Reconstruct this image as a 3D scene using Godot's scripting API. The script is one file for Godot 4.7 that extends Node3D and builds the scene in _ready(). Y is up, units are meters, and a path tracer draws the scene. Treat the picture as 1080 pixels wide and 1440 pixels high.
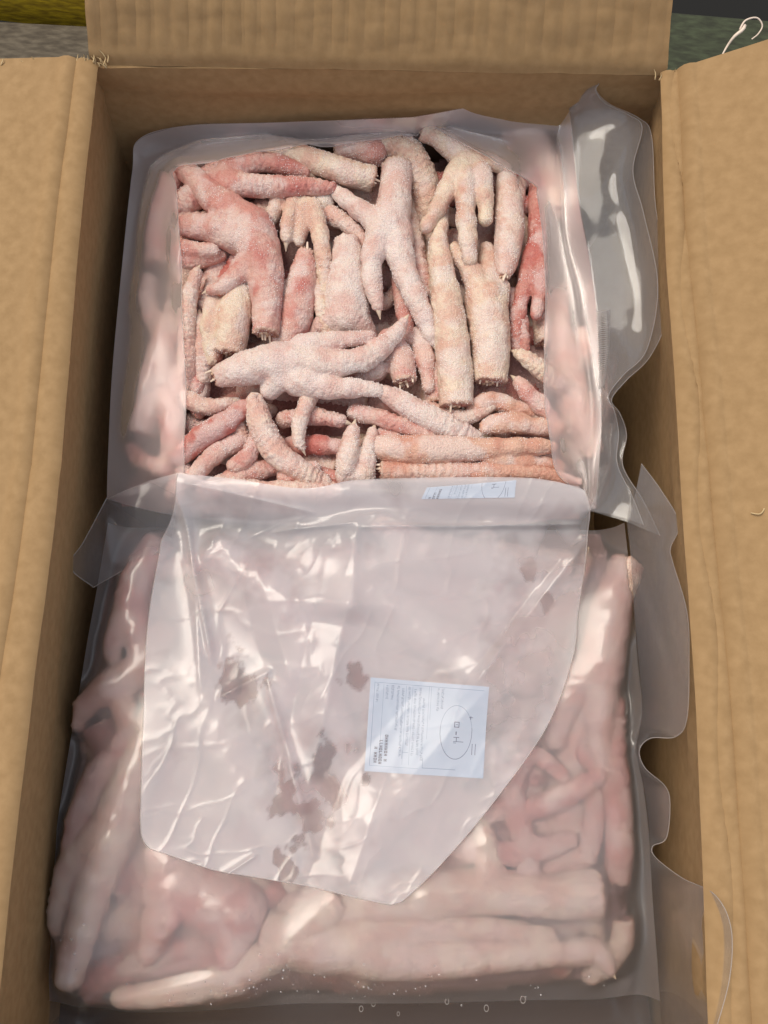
extends Node3D
# A cardboard carton seen from above, holding two plastic bags of frozen chicken feet; the upper bag is cut open and its flap is folded down over the lower one.

var noise_a := FastNoiseLite.new()
var noise_b := FastNoiseLite.new()
var noise_c := FastNoiseLite.new()
var jobs: Array = []
var names := {}
var M := {}

# tones of the skin (linear base colours)
const TONE := {
	"pale": [Color(0.90, 0.78, 0.68), Color(0.80, 0.54, 0.46)],
	"cream": [Color(0.92, 0.82, 0.66), Color(0.80, 0.56, 0.45)],
	"pink": [Color(0.84, 0.64, 0.56), Color(0.72, 0.37, 0.32)],
	"red": [Color(0.74, 0.42, 0.36), Color(0.60, 0.20, 0.17)],
	"peach": [Color(0.82, 0.56, 0.43), Color(0.72, 0.40, 0.30)],
	"frost": [Color(0.92, 0.84, 0.77), Color(0.81, 0.60, 0.54)],
}


func _ready() -> void:
	camera_and_light()
	noise_a.seed = 11; noise_a.frequency = 0.55; noise_a.fractal_octaves = 3
	noise_b.seed = 23; noise_b.frequency = 2.6; noise_b.fractal_octaves = 2
	noise_c.seed = 37; noise_c.frequency = 0.16; noise_c.fractal_octaves = 3
	make_materials()
	surroundings()
	carton()
	feet_in_window()
	feet_in_upper_margins()
	feet_in_lower_bag()
	filler_kinds()
	run_jobs()
	upper_bag()
	lower_bag()


func camera_and_light() -> void:
	var cam := Camera3D.new()
	cam.name = "camera"
	cam.position = Vector3(0.0, 0.640, 0.0)
	cam.rotation_degrees = Vector3(-77.775, 0, 0)
	cam.fov = 61.928
	cam.near = 0.02
	cam.far = 30.0
	add_child(cam)
	var e := Environment.new()
	e.background_mode = Environment.BG_SKY
	var sky := Sky.new()
	var pm := ProceduralSkyMaterial.new()
	pm.sky_top_color = Color(0.73, 0.76, 0.80)
	pm.sky_horizon_color = Color(0.58, 0.59, 0.60)
	pm.sky_curve = 0.25
	pm.ground_bottom_color = Color(0.16, 0.15, 0.14)
	pm.ground_horizon_color = Color(0.40, 0.39, 0.37)
	pm.sun_angle_max = 30.0
	sky.sky_material = pm
	e.sky = sky
	e.tonemap_mode = Environment.TONE_MAPPER_LINEAR
	e.tonemap_exposure = 1.36
	e.sdfgi_enabled = true
	e.ssao_enabled = true
	e.ssil_enabled = true
	var we := WorldEnvironment.new()
	we.name = "environment"
	we.environment = e
	add_child(we)
	var sun := DirectionalLight3D.new()
	sun.name = "sun"
	sun.light_energy = 0.60
	sun.light_color = Color(1.0, 0.96, 0.9)
	sun.light_angular_distance = 30.0
	sun.shadow_enabled = true
	add_child(sun)
	sun.look_at_from_position(Vector3(-0.42, 1.0, -0.30), Vector3.ZERO, Vector3.UP)


# ---------------------------------------------------------------- helpers
func numbered(called: String) -> String:
	var n: int = names.get(called, 0)
	names[called] = n + 1
	return called if n == 0 else "%s_%03d" % [called, n]


func tag(o: Node, label: String, category: String, group := "") -> void:
	o.set_meta("label", label)
	o.set_meta("category", category)
	if group:
		o.set_meta("group", group)


func thing(called: String, label: String, category: String, at: Vector3, group := "") -> Node3D:
	var o := Node3D.new()
	o.name = numbered(called)
	add_child(o)
	o.position = at
	tag(o, label, category, group)
	return o


func part(called: String, mesh: Mesh, mat: Material, parent: Node) -> MeshInstance3D:
	var o := MeshInstance3D.new()
	o.name = called
	o.mesh = mesh
	if mat:
		o.material_override = mat
	parent.add_child(o, true)
	return o


func make_mesh(v: PackedVector3Array, idx: PackedInt32Array, col := PackedColorArray(), uv := PackedVector2Array()) -> ArrayMesh:
	var nor := PackedVector3Array()
	nor.resize(v.size())
	for i in range(0, idx.size(), 3):
		var a := v[idx[i]]
		var n := (v[idx[i + 2]] - a).cross(v[idx[i + 1]] - a)
		nor[idx[i]] += n
		nor[idx[i + 1]] += n
		nor[idx[i + 2]] += n
	for i in v.size():
		nor[i] = nor[i].normalized() if nor[i].length_squared() > 0.0 else Vector3.UP
	var arr := []
	arr.resize(Mesh.ARRAY_MAX)
	arr[Mesh.ARRAY_VERTEX] = v
	arr[Mesh.ARRAY_NORMAL] = nor
	arr[Mesh.ARRAY_INDEX] = idx
	if col.size():
		arr[Mesh.ARRAY_COLOR] = col
	if uv.size():
		arr[Mesh.ARRAY_TEX_UV] = uv
	var m := ArrayMesh.new()
	m.add_surface_from_arrays(Mesh.PRIMITIVE_TRIANGLES, arr)
	return m


# rows of points (all the same length) -> a sheet; with thick > 0 a slab with edges
func sheet(rows: Array, thick := 0.0, cols: Array = [], with_uv := false) -> ArrayMesh:
	var nv := rows.size()
	var nu: int = rows[0].size()
	var v := PackedVector3Array()
	var c := PackedColorArray()
	var uv := PackedVector2Array()
	var idx := PackedInt32Array()
	for j in nv:
		for i in nu:
			v.append(rows[j][i])
			if cols.size():
				c.append(cols[j][i])
			if with_uv:
				uv.append(Vector2(float(i) / (nu - 1), float(j) / (nv - 1)))
	for j in nv - 1:
		for i in nu - 1:
			var a := j * nu + i
			idx.append_array([a, a + 1, a + nu, a + 1, a + nu + 1, a + nu])
	if thick != 0.0:
		var nor := PackedVector3Array()
		nor.resize(v.size())
		for i in range(0, idx.size(), 3):
			var n := (v[idx[i + 2]] - v[idx[i]]).cross(v[idx[i + 1]] - v[idx[i]])
			for k in 3:
				nor[idx[i + k]] += n
		var base := v.size()
		for i in base:
			v.append(v[i] - nor[i].normalized() * thick)
			if cols.size():
				c.append(c[i])
			if with_uv:
				uv.append(uv[i])
		for j in nv - 1:
			for i in nu - 1:
				var a := base + j * nu + i
				idx.append_array([a, a + nu, a + 1, a + 1, a + nu, a + nu + 1])
		var rim: Array = []
		for i in nu:
			rim.append(i)
		for j in range(1, nv):
			rim.append(j * nu + nu - 1)
		for i in range(nu - 2, -1, -1):
			rim.append((nv - 1) * nu + i)
		for j in range(nv - 2, 0, -1):
			rim.append(j * nu)
		var b2 := v.size()
		for r in rim:
			v.append(v[r])
			v.append(v[r + base])
			if cols.size():
				c.append(c[r])
				c.append(c[r])
			if with_uv:
				uv.append(uv[r])
				uv.append(uv[r])
		for k in rim.size():
			var a := b2 + k * 2
			var b := b2 + ((k + 1) % rim.size()) * 2
			idx.append_array([a, a + 1, b, b, a + 1, b + 1])
	return make_mesh(v, idx, c, uv)


# a polyline resampled to n points by length, smoothed when asked
func resample(p: Array, n: int, smooth := true) -> PackedVector3Array:
	var c := Curve3D.new()
	c.bake_interval = 0.001
	for i in p.size():
		var t := Vector3.ZERO
		if smooth and i > 0 and i < p.size() - 1:
			t = (p[i + 1] - p[i - 1]) * 0.5
			t = t.normalized() * minf(t.length(), 1.1 * minf((p[i + 1] - p[i]).length(), (p[i] - p[i - 1]).length())) / 3.0
		c.add_point(p[i], -t, t)
	var out := PackedVector3Array()
	var l := c.get_baked_length()
	for i in n:
		out.append(c.sample_baked(l * i / (n - 1.0), true))
	return out


func between(l: PackedVector3Array, r: PackedVector3Array, nu: int) -> Array:
	var rows := []
	for j in l.size():
		var row := PackedVector3Array()
		for i in nu:
			row.append(l[j].lerp(r[j], i / (nu - 1.0)))
		rows.append(row)
	return rows


func tube(st: SurfaceTool, p: PackedVector3Array, r0: float, r1: float, sides := 6) -> void:
	var base := []
	for j in p.size():
		var d := (p[mini(j + 1, p.size() - 1)] - p[maxi(j - 1, 0)]).normalized()
		var a := d.cross(Vector3(0.31, 0.9, 0.2)).normalized()
		var b := d.cross(a)
		var ring := PackedVector3Array()
		var r := lerpf(r0, r1, j / (p.size() - 1.0))
		for k in sides:
			ring.append(p[j] + (a * cos(TAU * k / sides) + b * sin(TAU * k / sides)) * r)
		base.append(ring)
	for j in p.size() - 1:
		for k in sides:
			var q := (k + 1) % sides
			for w in [base[j][k], base[j + 1][k], base[j][q], base[j][q], base[j + 1][k], base[j + 1][q]]:
				st.add_vertex(w)
	for end in [0, p.size() - 1]:
		for k in range(1, sides - 1):
			st.add_vertex(base[end][0]); st.add_vertex(base[end][k]); st.add_vertex(base[end][k + 1])


func start(smooth := true) -> SurfaceTool:
	var st := SurfaceTool.new()
	st.begin(Mesh.PRIMITIVE_TRIANGLES)
	st.set_smooth_group(0 if smooth else -1)
	return st


func finish(st: SurfaceTool) -> ArrayMesh:
	st.index()
	st.generate_normals()
	return st.commit()


# ---------------------------------------------------------------- materials
func noise_image(size: int, fill: Callable, mips := false) -> ImageTexture:
	var im := Image.create(size, size, false, Image.FORMAT_RGB8)
	for y in size:
		for x in size:
			im.set_pixel(x, y, fill.call(x, y))
	return ImageTexture.create_from_image(im)


func noise_tex(freq: float, kind: int, octaves: int, seed_: int, lo: Color, hi: Color, size := 512) -> NoiseTexture2D:
	var n := FastNoiseLite.new()
	n.noise_type = kind
	n.frequency = freq
	n.fractal_octaves = octaves
	n.seed = seed_
	var t := NoiseTexture2D.new()
	t.width = size
	t.height = size
	t.seamless = true
	t.noise = n
	var g := Gradient.new()
	g.set_color(0, lo)
	g.set_color(1, hi)
	t.color_ramp = g
	return t


func make_materials() -> void:
	# skin: a pebbled, frost-grained relief over the vertex tones
	var skin := StandardMaterial3D.new()
	skin.vertex_color_use_as_albedo = true
	skin.albedo_texture = noise_tex(0.11, FastNoiseLite.TYPE_SIMPLEX, 3, 5, Color(0.80, 0.72, 0.71), Color(1, 1, 1))
	skin.uv1_triplanar = true
	skin.uv1_scale = Vector3.ONE * 24.0
	skin.roughness = 0.55
	skin.metallic_specular = 0.45
	skin.heightmap_enabled = true
	var cell := FastNoiseLite.new()
	cell.noise_type = FastNoiseLite.TYPE_CELLULAR
	cell.cellular_return_type = FastNoiseLite.RETURN_DISTANCE
	cell.frequency = 0.07
	cell.fractal_type = FastNoiseLite.FRACTAL_FBM
	cell.fractal_octaves = 2
	var ct := NoiseTexture2D.new()
	ct.width = 512
	ct.height = 512
	ct.seamless = true
	ct.noise = cell
	skin.heightmap_texture = ct
	skin.heightmap_scale = 0.065
	skin.heightmap_flip_texture = true
	skin.subsurf_scatter_enabled = true
	skin.subsurf_scatter_strength = 0.08
	M.skin = skin
	var claw := StandardMaterial3D.new()
	claw.albedo_color = Color(0.86, 0.78, 0.70)
	claw.roughness = 0.35
	M.claw = claw
	var bone := StandardMaterial3D.new()
	bone.albedo_color = Color(0.86, 0.74, 0.64)
	bone.roughness = 0.5
	M.bone = bone
	var tendon := StandardMaterial3D.new()
	tendon.albedo_color = Color(0.90, 0.82, 0.75)
	tendon.roughness = 0.4
	M.tendon = tendon
	var ice := StandardMaterial3D.new()
	ice.albedo_color = Color(0.96, 0.93, 0.92)
	ice.roughness = 0.3
	M.ice = ice
	# kraft board
	var card := StandardMaterial3D.new()
	card.albedo_color = Color(0.645, 0.525, 0.38)
	card.albedo_texture = noise_tex(0.012, FastNoiseLite.TYPE_SIMPLEX, 6, 9, Color(0.90, 0.89, 0.87), Color(1, 1, 1), 1024)
	card.uv1_triplanar = true
	card.uv1_world_triplanar = true
	card.uv1_scale = Vector3(8, 8, 8)
	card.roughness = 0.85
	card.metallic_specular = 0.25
	card.heightmap_enabled = true
	card.heightmap_texture = noise_tex(0.16, FastNoiseLite.TYPE_SIMPLEX, 3, 19, Color.BLACK, Color.WHITE, 1024)
	card.heightmap_scale = 0.004
	M.card = card
	var fibre := card.duplicate()
	fibre.albedo_color = Color(0.80, 0.70, 0.54)
	M.fibre = fibre
	# films: a milky ply and a glossy ply
	M.milk = frosted(Color(0.96, 0.91, 0.91, 0.20), 0.33)
	M.haze = frosted(Color(0.95, 0.92, 0.94, 0.09), 0.33)
	M.flap = film(Color(0.95, 0.93, 0.95, 0.52), 0.38)
	M.flap.metallic_specular = 0.4
	M.fin = film(Color(0.60, 0.58, 0.60, 0.26), 0.5)
	M.fin.metallic_specular = 0.2
	M.near_fin = M.fin.duplicate()
	M.near_fin.albedo_color.a = 0.34
	M.clear = film(Color(0.45, 0.45, 0.47, 0.14), 0.5)
	M.rim = film(Color(0.84, 0.81, 0.80, 0.36), 0.30)
	var gloss := StandardMaterial3D.new()
	gloss.transparency = BaseMaterial3D.TRANSPARENCY_ALPHA
	gloss.albedo_color = Color(1, 1, 1, 0.04)
	gloss.roughness = 0.2
	gloss.metallic_specular = 0.42
	gloss.cull_mode = BaseMaterial3D.CULL_DISABLED
	M.gloss = gloss
	var sharp := gloss.duplicate()
	sharp.roughness = 0.1
	M.sharp = sharp


# film under which light scatters: what lies close to it is seen sharp, what lies deeper is blurred
func frosted(c: Color, rough: float) -> StandardMaterial3D:
	var m := StandardMaterial3D.new()
	m.albedo_color = c
	m.refraction_enabled = true
	m.refraction_scale = 0.03
	m.roughness = rough
	m.metallic_specular = 0.35
	m.cull_mode = BaseMaterial3D.CULL_DISABLED
	return m


func film(c: Color, rough: float) -> StandardMaterial3D:
	var m := StandardMaterial3D.new()
	m.transparency = BaseMaterial3D.TRANSPARENCY_ALPHA
	m.albedo_color = c
	m.roughness = rough
	m.metallic_specular = 0.6
	m.vertex_color_use_as_albedo = true
	m.cull_mode = BaseMaterial3D.CULL_DISABLED
	m.backlight_enabled = true
	m.backlight = Color(0.9, 0.9, 0.9)
	return m


# ---------------------------------------------------------------- the place under and round the carton
func wood(c: Color, seed_: int) -> StandardMaterial3D:
	var m := StandardMaterial3D.new()
	m.albedo_color = c
	m.albedo_texture = noise_tex(0.022, FastNoiseLite.TYPE_SIMPLEX, 6, seed_, Color(0.62, 0.59, 0.55), Color(1, 1, 1))
	m.uv1_triplanar = true
	m.uv1_scale = Vector3(4, 13, 13)
	m.roughness = 0.8
	m.heightmap_enabled = true
	m.heightmap_texture = m.albedo_texture
	m.heightmap_scale = 0.08
	return m


func slab(size: Vector3, bevel: float) -> ArrayMesh:
	var st := start(false)
	var h := size / 2
	var prof := [Vector2(h.z, -h.y), Vector2(h.z, h.y - bevel), Vector2(h.z - bevel, h.y), Vector2(-h.z + bevel, h.y), Vector2(-h.z, h.y - bevel), Vector2(-h.z, -h.y)]
	for k in 6:
		var a: Vector2 = prof[k]
		var b: Vector2 = prof[(k + 1) % 6]
		for w in [[-h.x, a], [h.x, a], [-h.x, b], [h.x, a], [h.x, b], [-h.x, b]]:
			st.add_vertex(Vector3(w[0], w[1].y, w[1].x))
	for s in [-1, 1]:
		for k in range(1, 5):
			for w in [prof[0], prof[k], prof[k + 1]]:
				st.add_vertex(Vector3(s * h.x, w.y, w.x))
	st.generate_normals()
	return st.commit()


func surroundings() -> void:
	var ground := part("ground", sheet([PackedVector3Array([Vector3(-3, -0.16, -3), Vector3(3, -0.16, -3)]), PackedVector3Array([Vector3(-3, -0.16, 3), Vector3(3, -0.16, 3)])]), null, self)
	var gm := StandardMaterial3D.new()
	gm.albedo_color = Color(0.05, 0.045, 0.04)
	gm.roughness = 0.9
	ground.material_override = gm
	ground.set_meta("kind", "structure")
	tag(ground, "dark concrete ground under the timber planks", "ground")
	var pallet := thing("timber_pallet", "weathered timber pallet that the carton stands on", "pallet", Vector3.ZERO)
	var grey := wood(Color(0.40, 0.36, 0.30), 3)
	var green := wood(Color(0.25, 0.28, 0.19), 4)
	var z := -0.512
	for k in 7:
		var left := part("plank", slab(Vector3(0.62, 0.022, 0.135), 0.003), grey, pallet)
		left.position = Vector3(-0.312, -0.0115 - 0.001 * (k % 2), z)
		left.rotation.y = -0.06 if k == 0 else 0.0
		var right := part("plank", slab(Vector3(0.62, 0.022, 0.135), 0.003), green, pallet)
		right.position = Vector3(0.316, -0.013 + 0.001 * (k % 2), z - (0.006 if k == 0 else 0.0))
		right.rotation.y = -0.10 if k == 0 else 0.0
		z += 0.155
	for x in [-0.5, 0.0, 0.5]:
		var s := part("stringer", slab(Vector3(1.15, 0.09, 0.06), 0.003), grey, pallet)
		s.rotation.y = PI / 2
		s.position = Vector3(x, -0.072, 0.0)
	var ym := wood(Color(0.86, 0.72, 0.12), 8)
	var yb := thing("yellow_board", "yellow painted board lying behind the grey plank at the carton's far left corner", "board", Vector3(-0.33, 0.0, -0.645))
	part("plank", slab(Vector3(0.42, 0.05, 0.09), 0.004), ym, yb)
	yb.rotation.y = -0.13
	var st := start(false)
	var patch := PlaneMesh.new()
	patch.size = Vector2(0.024, 0.012)
	var pm := StandardMaterial3D.new()
	pm.albedo_color = Color(0.93, 0.92, 0.86)
	var sp := part("paper_scrap", patch, pm, yb)
	sp.position = Vector3(0.005, 0.0258, 0.032)
	var tie := thing("plastic_tie", "white plastic tie end looping up beside the right flap's far edge", "tie", Vector3(0.1901, 0.2510, -0.3421))
	st = start()
	var o: Vector3 = tie.position
	tube(st, resample([Vector3(0.1778, 0.2490, -0.3298) - o, Vector3(0.1813, 0.2510, -0.3360) - o, Vector3(0.1837, 0.2550, -0.3386) - o, Vector3(0.1876, 0.2570, -0.3411) - o, Vector3(0.1889, 0.2570, -0.3437) - o], 12), 0.0003, 0.0011)
	tube(st, resample([Vector3(0.1861, 0.2570, -0.3411) - o, Vector3(0.1886, 0.2590, -0.3450) - o, Vector3(0.1947, 0.2590, -0.3467) - o, Vector3(0.1982, 0.2570, -0.3437) - o, Vector3(0.1965, 0.2550, -0.3403) - o, Vector3(0.1939, 0.2530, -0.3390) - o], 24), 0.0005, 0.00035)
	part("loop", finish(st), M.tendon, tie)


func panel(l: Array, r: Array, nu: int, nv: int, thick: float, bend: Callable) -> ArrayMesh:
	# l, r: the two side polylines from crease to free edge; bend(u, v, p) moves a point
	var rows := between(resample(l, nv, false), resample(r, nv, false), nu)
	for j in nv:
		for i in nu:
			rows[j][i] = bend.call(i / (nu - 1.0), j / (nv - 1.0), rows[j][i])
	return sheet(rows, thick)


func groove(d: float, w: float) -> float:
	return exp(-d * d / (w * w))


func carton() -> void:
	var box := thing("cardboard_carton", "open brown corrugated cardboard carton holding two bags of chicken feet", "carton", Vector3(0, 0, -0.1))
	var o := Vector3(0, 0, -0.1)
	var tl := Vector3(-0.1565, 0.2400, -0.3330) - o
	var tr := Vector3(0.1511, 0.2400, -0.3272) - o
	var lefts := [Vector3(-0.1565, 0.2400, -0.3330) - o, Vector3(-0.1589, 0.2400, -0.2290) - o, Vector3(-0.1588, 0.2400, -0.0930) - o, Vector3(-0.1625, 0.2400, -0.0106) - o, Vector3(-0.1650, 0.2400, 0.0716) - o, Vector3(-0.1662, 0.2400, 0.1466) - o, Vector3(-0.1670, 0.2400, 0.1912) - o]
	var rights := [Vector3(0.1511, 0.2400, -0.3272) - o, Vector3(0.1464, 0.2400, -0.2170) - o, Vector3(0.1463, 0.2400, -0.1516) - o, Vector3(0.1449, 0.2400, -0.0728) - o, Vector3(0.1445, 0.2400, 0.0063) - o, Vector3(0.1392, 0.2400, 0.1466) - o, Vector3(0.1378, 0.2400, 0.1912) - o]
	var n := 90
	var lt := resample(lefts, n)
	var rt := resample(rights, n)
	var lb := PackedVector3Array()
	var rb := PackedVector3Array()
	for i in n:
		lb.append(Vector3(lt[i].x - 0.012, 0.012, lt[i].z))
		rb.append(Vector3(rt[i].x + 0.012, 0.012, rt[i].z))
	var back := lt[n - 1].z
	# side walls: they bulge a little outwards halfway down
	for s in [0, 1]:
		var top: PackedVector3Array = lt if s == 0 else rt
		var bot: PackedVector3Array = lb if s == 0 else rb
		var rows := []
		for j in 30:
			var t := j / 29.0
			var row := PackedVector3Array()
			for i in n:
				var p := top[i].lerp(bot[i], t)
				var w := sin(t * PI) * (0.006 + 0.004 * sin(i * 0.05))
				w += 0.0012 * noise_c.get_noise_3d(p.x * 100, p.y * 260, p.z * 60)
				if s == 1:
					w += 0.0016 * groove(p.y - 0.224 + 0.006 * sin(p.z * 30), 0.0016) - 0.002 * groove(p.y - 0.213 + 0.008 * sin(p.z * 22 + 1), 0.0022)
				p.x += -w if s == 0 else w
				if i == 0:
					p.z -= 0.022 * t
				row.append(p)
			rows.append(row)
		part("side_wall", sheet(rows, 0.004 if s == 1 else -0.004), M.card, box)
	var far_rows := []
	var near_rows := []
	for j in 30:
		var t := j / 29.0
		var a := PackedVector3Array()
		var b := PackedVector3Array()
		for i in 70:
			var u := i / 69.0
			var p := tl.lerp(tr, u).lerp(Vector3(lerpf(lb[0].x - 0.004, rb[0].x + 0.004, u), 0.012, tl.z - 0.016), t)
			p.x += (u - 0.5) * 0.024 * sin(t * PI)
			p.z -= 0.006 * sin(t * PI) * sin(u * PI)
			p.z += 0.0022 * groove(p.y - 0.228 + 0.010 * u, 0.003) - 0.003 * groove(p.y - 0.216 + 0.006 * sin(u * 5), 0.003)
			p.z += 0.0016 * noise_c.get_noise_3d(p.x * 50, p.y * 150, 3.0)
			a.append(p)
			b.append(Vector3(lerpf(lt[n - 1].x, rt[n - 1].x, u), lerpf(0.24, 0.012, t), back))
		far_rows.append(a)
		near_rows.append(b)
	part("end_wall", sheet(far_rows, 0.004), M.card, box)
	part("end_wall", sheet(near_rows, -0.004), M.card, box)
	var base := []
	for i in n:
		base.append(PackedVector3Array([lb[i] + Vector3(-0.003, 0, -0.02 if i == 0 else 0.0), lb[i].lerp(rb[i], 0.5), rb[i] + Vector3(0.003, 0, -0.02 if i == 0 else 0.0)]))
	part("bottom", sheet(base, 0.004), M.card, box)
	# left flap: rounded over the crease, scored a second time beside it
	var rows := []
	for j in 80:
		var t := j / 79.0
		var d := t * t * 0.13 + t * 0.02
		var row := PackedVector3Array()
		for i in n:
			var f := i / (n - 1.0)
			var p := lt[i]
			var sc := 0.0085 + 0.006 * f
			p.x -= d
			p.y += 0.0026 * (1.0 - exp(-d / 0.0022)) - 0.0030 * groove(d - sc, 0.0018) + 0.0014 * groove(d - sc - 0.004, 0.003) - 0.05 * d
			p.y += 0.0011 * noise_c.get_noise_3d(p.x * 70, 1.0, p.z * 70)
			p.y += 0.0016 * groove(d - sc - 0.018 + 0.02 * absf(f - 0.72), 0.002) * groove(f - 0.75, 0.22)
			p.y -= 0.0012 * groove(p.z + 0.01 - 0.02 * d, 0.0012) * groove(d - 0.012, 0.03)
			p.z += (0.004 * t if i == 0 else 0.0) * -1.0
			row.append(p)
		rows.append(row)
	part("flap", sheet(rows, -0.004), M.card, box)
	# right flap: rises outwards
	rows = []
	for j in 80:
		var t := j / 79.0
		var d := t * t * 0.13 + t * 0.02
		var row := PackedVector3Array()
		for i in n:
			var f := i / (n - 1.0)
			var p := rt[i]
			var sc := 0.0075 + 0.010 * f
			p.x += d * 0.95
			p.y += 0.0022 * (1.0 - exp(-d / 0.002)) - 0.0034 * groove(d - sc, 0.0020) + 0.0016 * groove(d - sc - 0.004, 0.003)
			p.y += maxf(0.0, d - sc) * 0.34 * (1.0 - 0.5 * f) + 0.0012 * noise_c.get_noise_3d(p.x * 60, 8.0, p.z * 60)
			p.y -= 0.0018 * groove(d - sc * 0.5 + 0.0015 * sin(f * 30), 0.0012)
			p.z -= 0.10 * maxf(0.0, d - 0.004) * maxf(0.0, 1.0 - f * 14.0)
			row.append(p)
		rows.append(row)
	part("flap", sheet(rows, 0.004), M.card, box)
	# far flap: stands up and back, the fluting showing through
	var a0 := Vector3(-0.1584, 0.2410, -0.3366) - o
	var a1 := Vector3(0.1517, 0.2410, -0.3295) - o
	var b0 := Vector3(-0.1430, 0.3080, -0.3791) - o
	var b1 := Vector3(0.1423, 0.3080, -0.3791) - o
	rows = []
	for j in 60:
		var t := j / 59.0
		var row := PackedVector3Array()
		for i in 400:
			var u := i / 399.0
			var p := a0.lerp(a1, u).lerp(b0.lerp(b1, u), t)
			var flute := sin(u * TAU * 33.0 + 1.2 * noise_c.get_noise_2d(u * 300, 4)) * 0.00042 * smoothstep(0.03, 0.2, t)
			flute *= 0.5 + 0.9 * absf(noise_c.get_noise_2d(u * 160, 50))
			var w := flute - 0.0016 * groove(t - 0.0, 0.03) + 0.001 * noise_c.get_noise_3d(u * 30, t * 20, 9)
			p.y += w
			p.z += w * 0.7
			row.append(p)
		rows.append(row)
	part("flap", sheet(rows, 0.004), M.card, box)
	# near flap hangs down outside, out of the picture
	rows = []
	for j in 8:
		var t := j / 7.0
		var row := PackedVector3Array()
		for i in 20:
			row.append(Vector3(lerpf(lt[n - 1].x, rt[n - 1].x, i / 19.0), 0.24 - 0.13 * t, back + 0.006 + 0.03 * sin(t * 1.5)))
		rows.append(row)
	part("flap", sheet(rows, -0.004), M.card, box)
	# a small nick in the right flap's paper
	var nick := start()
	for q in [[Vector3(0.1709, 0.2500, -0.0838), Vector3(0.1743, 0.2510, -0.0829), Vector3(0.1769, 0.2510, -0.0856)]	]:
		var w := resample([q[0] - o + Vector3(0, 0.0014, 0), q[1] - o + Vector3(0, 0.0022, 0), q[2] - o + Vector3(0, 0.0014, 0)], 10)
		tube(nick, w, 0.0003, 0.0004, 5)
	part("paper_shred", finish(nick), M.fibre, box).set_meta("kind", "stuff")
	# torn paper at the far corners
	var rng := RandomNumberGenerator.new()
	rng.seed = 4
	for corner in [[Vector3(-0.1581, 0.2430, -0.3322), 16, 0.011], [Vector3(0.1499, 0.2420, -0.3251), 6, 0.005], [Vector3(-0.1799, 0.2420, -0.3322), 12, 0.03]]:
		var st := start()
		var c: Vector3 = corner[0]
		for k in corner[1]:
			var a := c - o + Vector3(rng.randf_range(-1, 1) * corner[2], rng.randf_range(-0.002, 0.002), rng.randf_range(-0.002, 0.002))
			var d := Vector3(rng.randf_range(-0.5, 0.5), rng.randf_range(0.1, 0.8), rng.randf_range(-1.0, -0.1)).normalized() * rng.randf_range(0.002, 0.0055)
			tube(st, resample([a, a + d * 0.5 + Vector3(0.0005, 0.0005, 0), a + d], 4), 0.0005, 0.0002, 4)
		part("torn_paper", finish(st), M.fibre, box).set_meta("kind", "stuff")


# ---------------------------------------------------------------- chicken feet
# A chain is [kind, points]: s = shank, cut across at its first point; t = toe with a blunt tip; c = toe with a claw; p = palm or knuckle. Points are (x, y, z, radius) in cm.
func foot(label: String, tone: String, red: float, ridge: float, chains: Array, group := "", cell := 0.10) -> void:
	jobs.append({"label": label, "tone": tone, "red": red, "ridge": ridge, "chains": chains, "group": group, "cell": cell, "frost": cell < 0.15, "name": "chicken_foot"})


func spline(p: Array) -> Array:
	if p.size() < 3:
		return p
	var out := []
	for i in p.size() - 1:
		var a: Vector4 = p[maxi(i - 1, 0)]
		var b: Vector4 = p[i]
		var c: Vector4 = p[i + 1]
		var d: Vector4 = p[mini(i + 2, p.size() - 1)]
		for k in 3:
			var t := k / 3.0
			out.append(0.5 * (2.0 * b + (c - a) * t + (2.0 * a - 5.0 * b + 4.0 * c - d) * t * t + (3.0 * b - a - 3.0 * c + d) * t * t * t))
	out.append(p[p.size() - 1])
	return out


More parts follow.
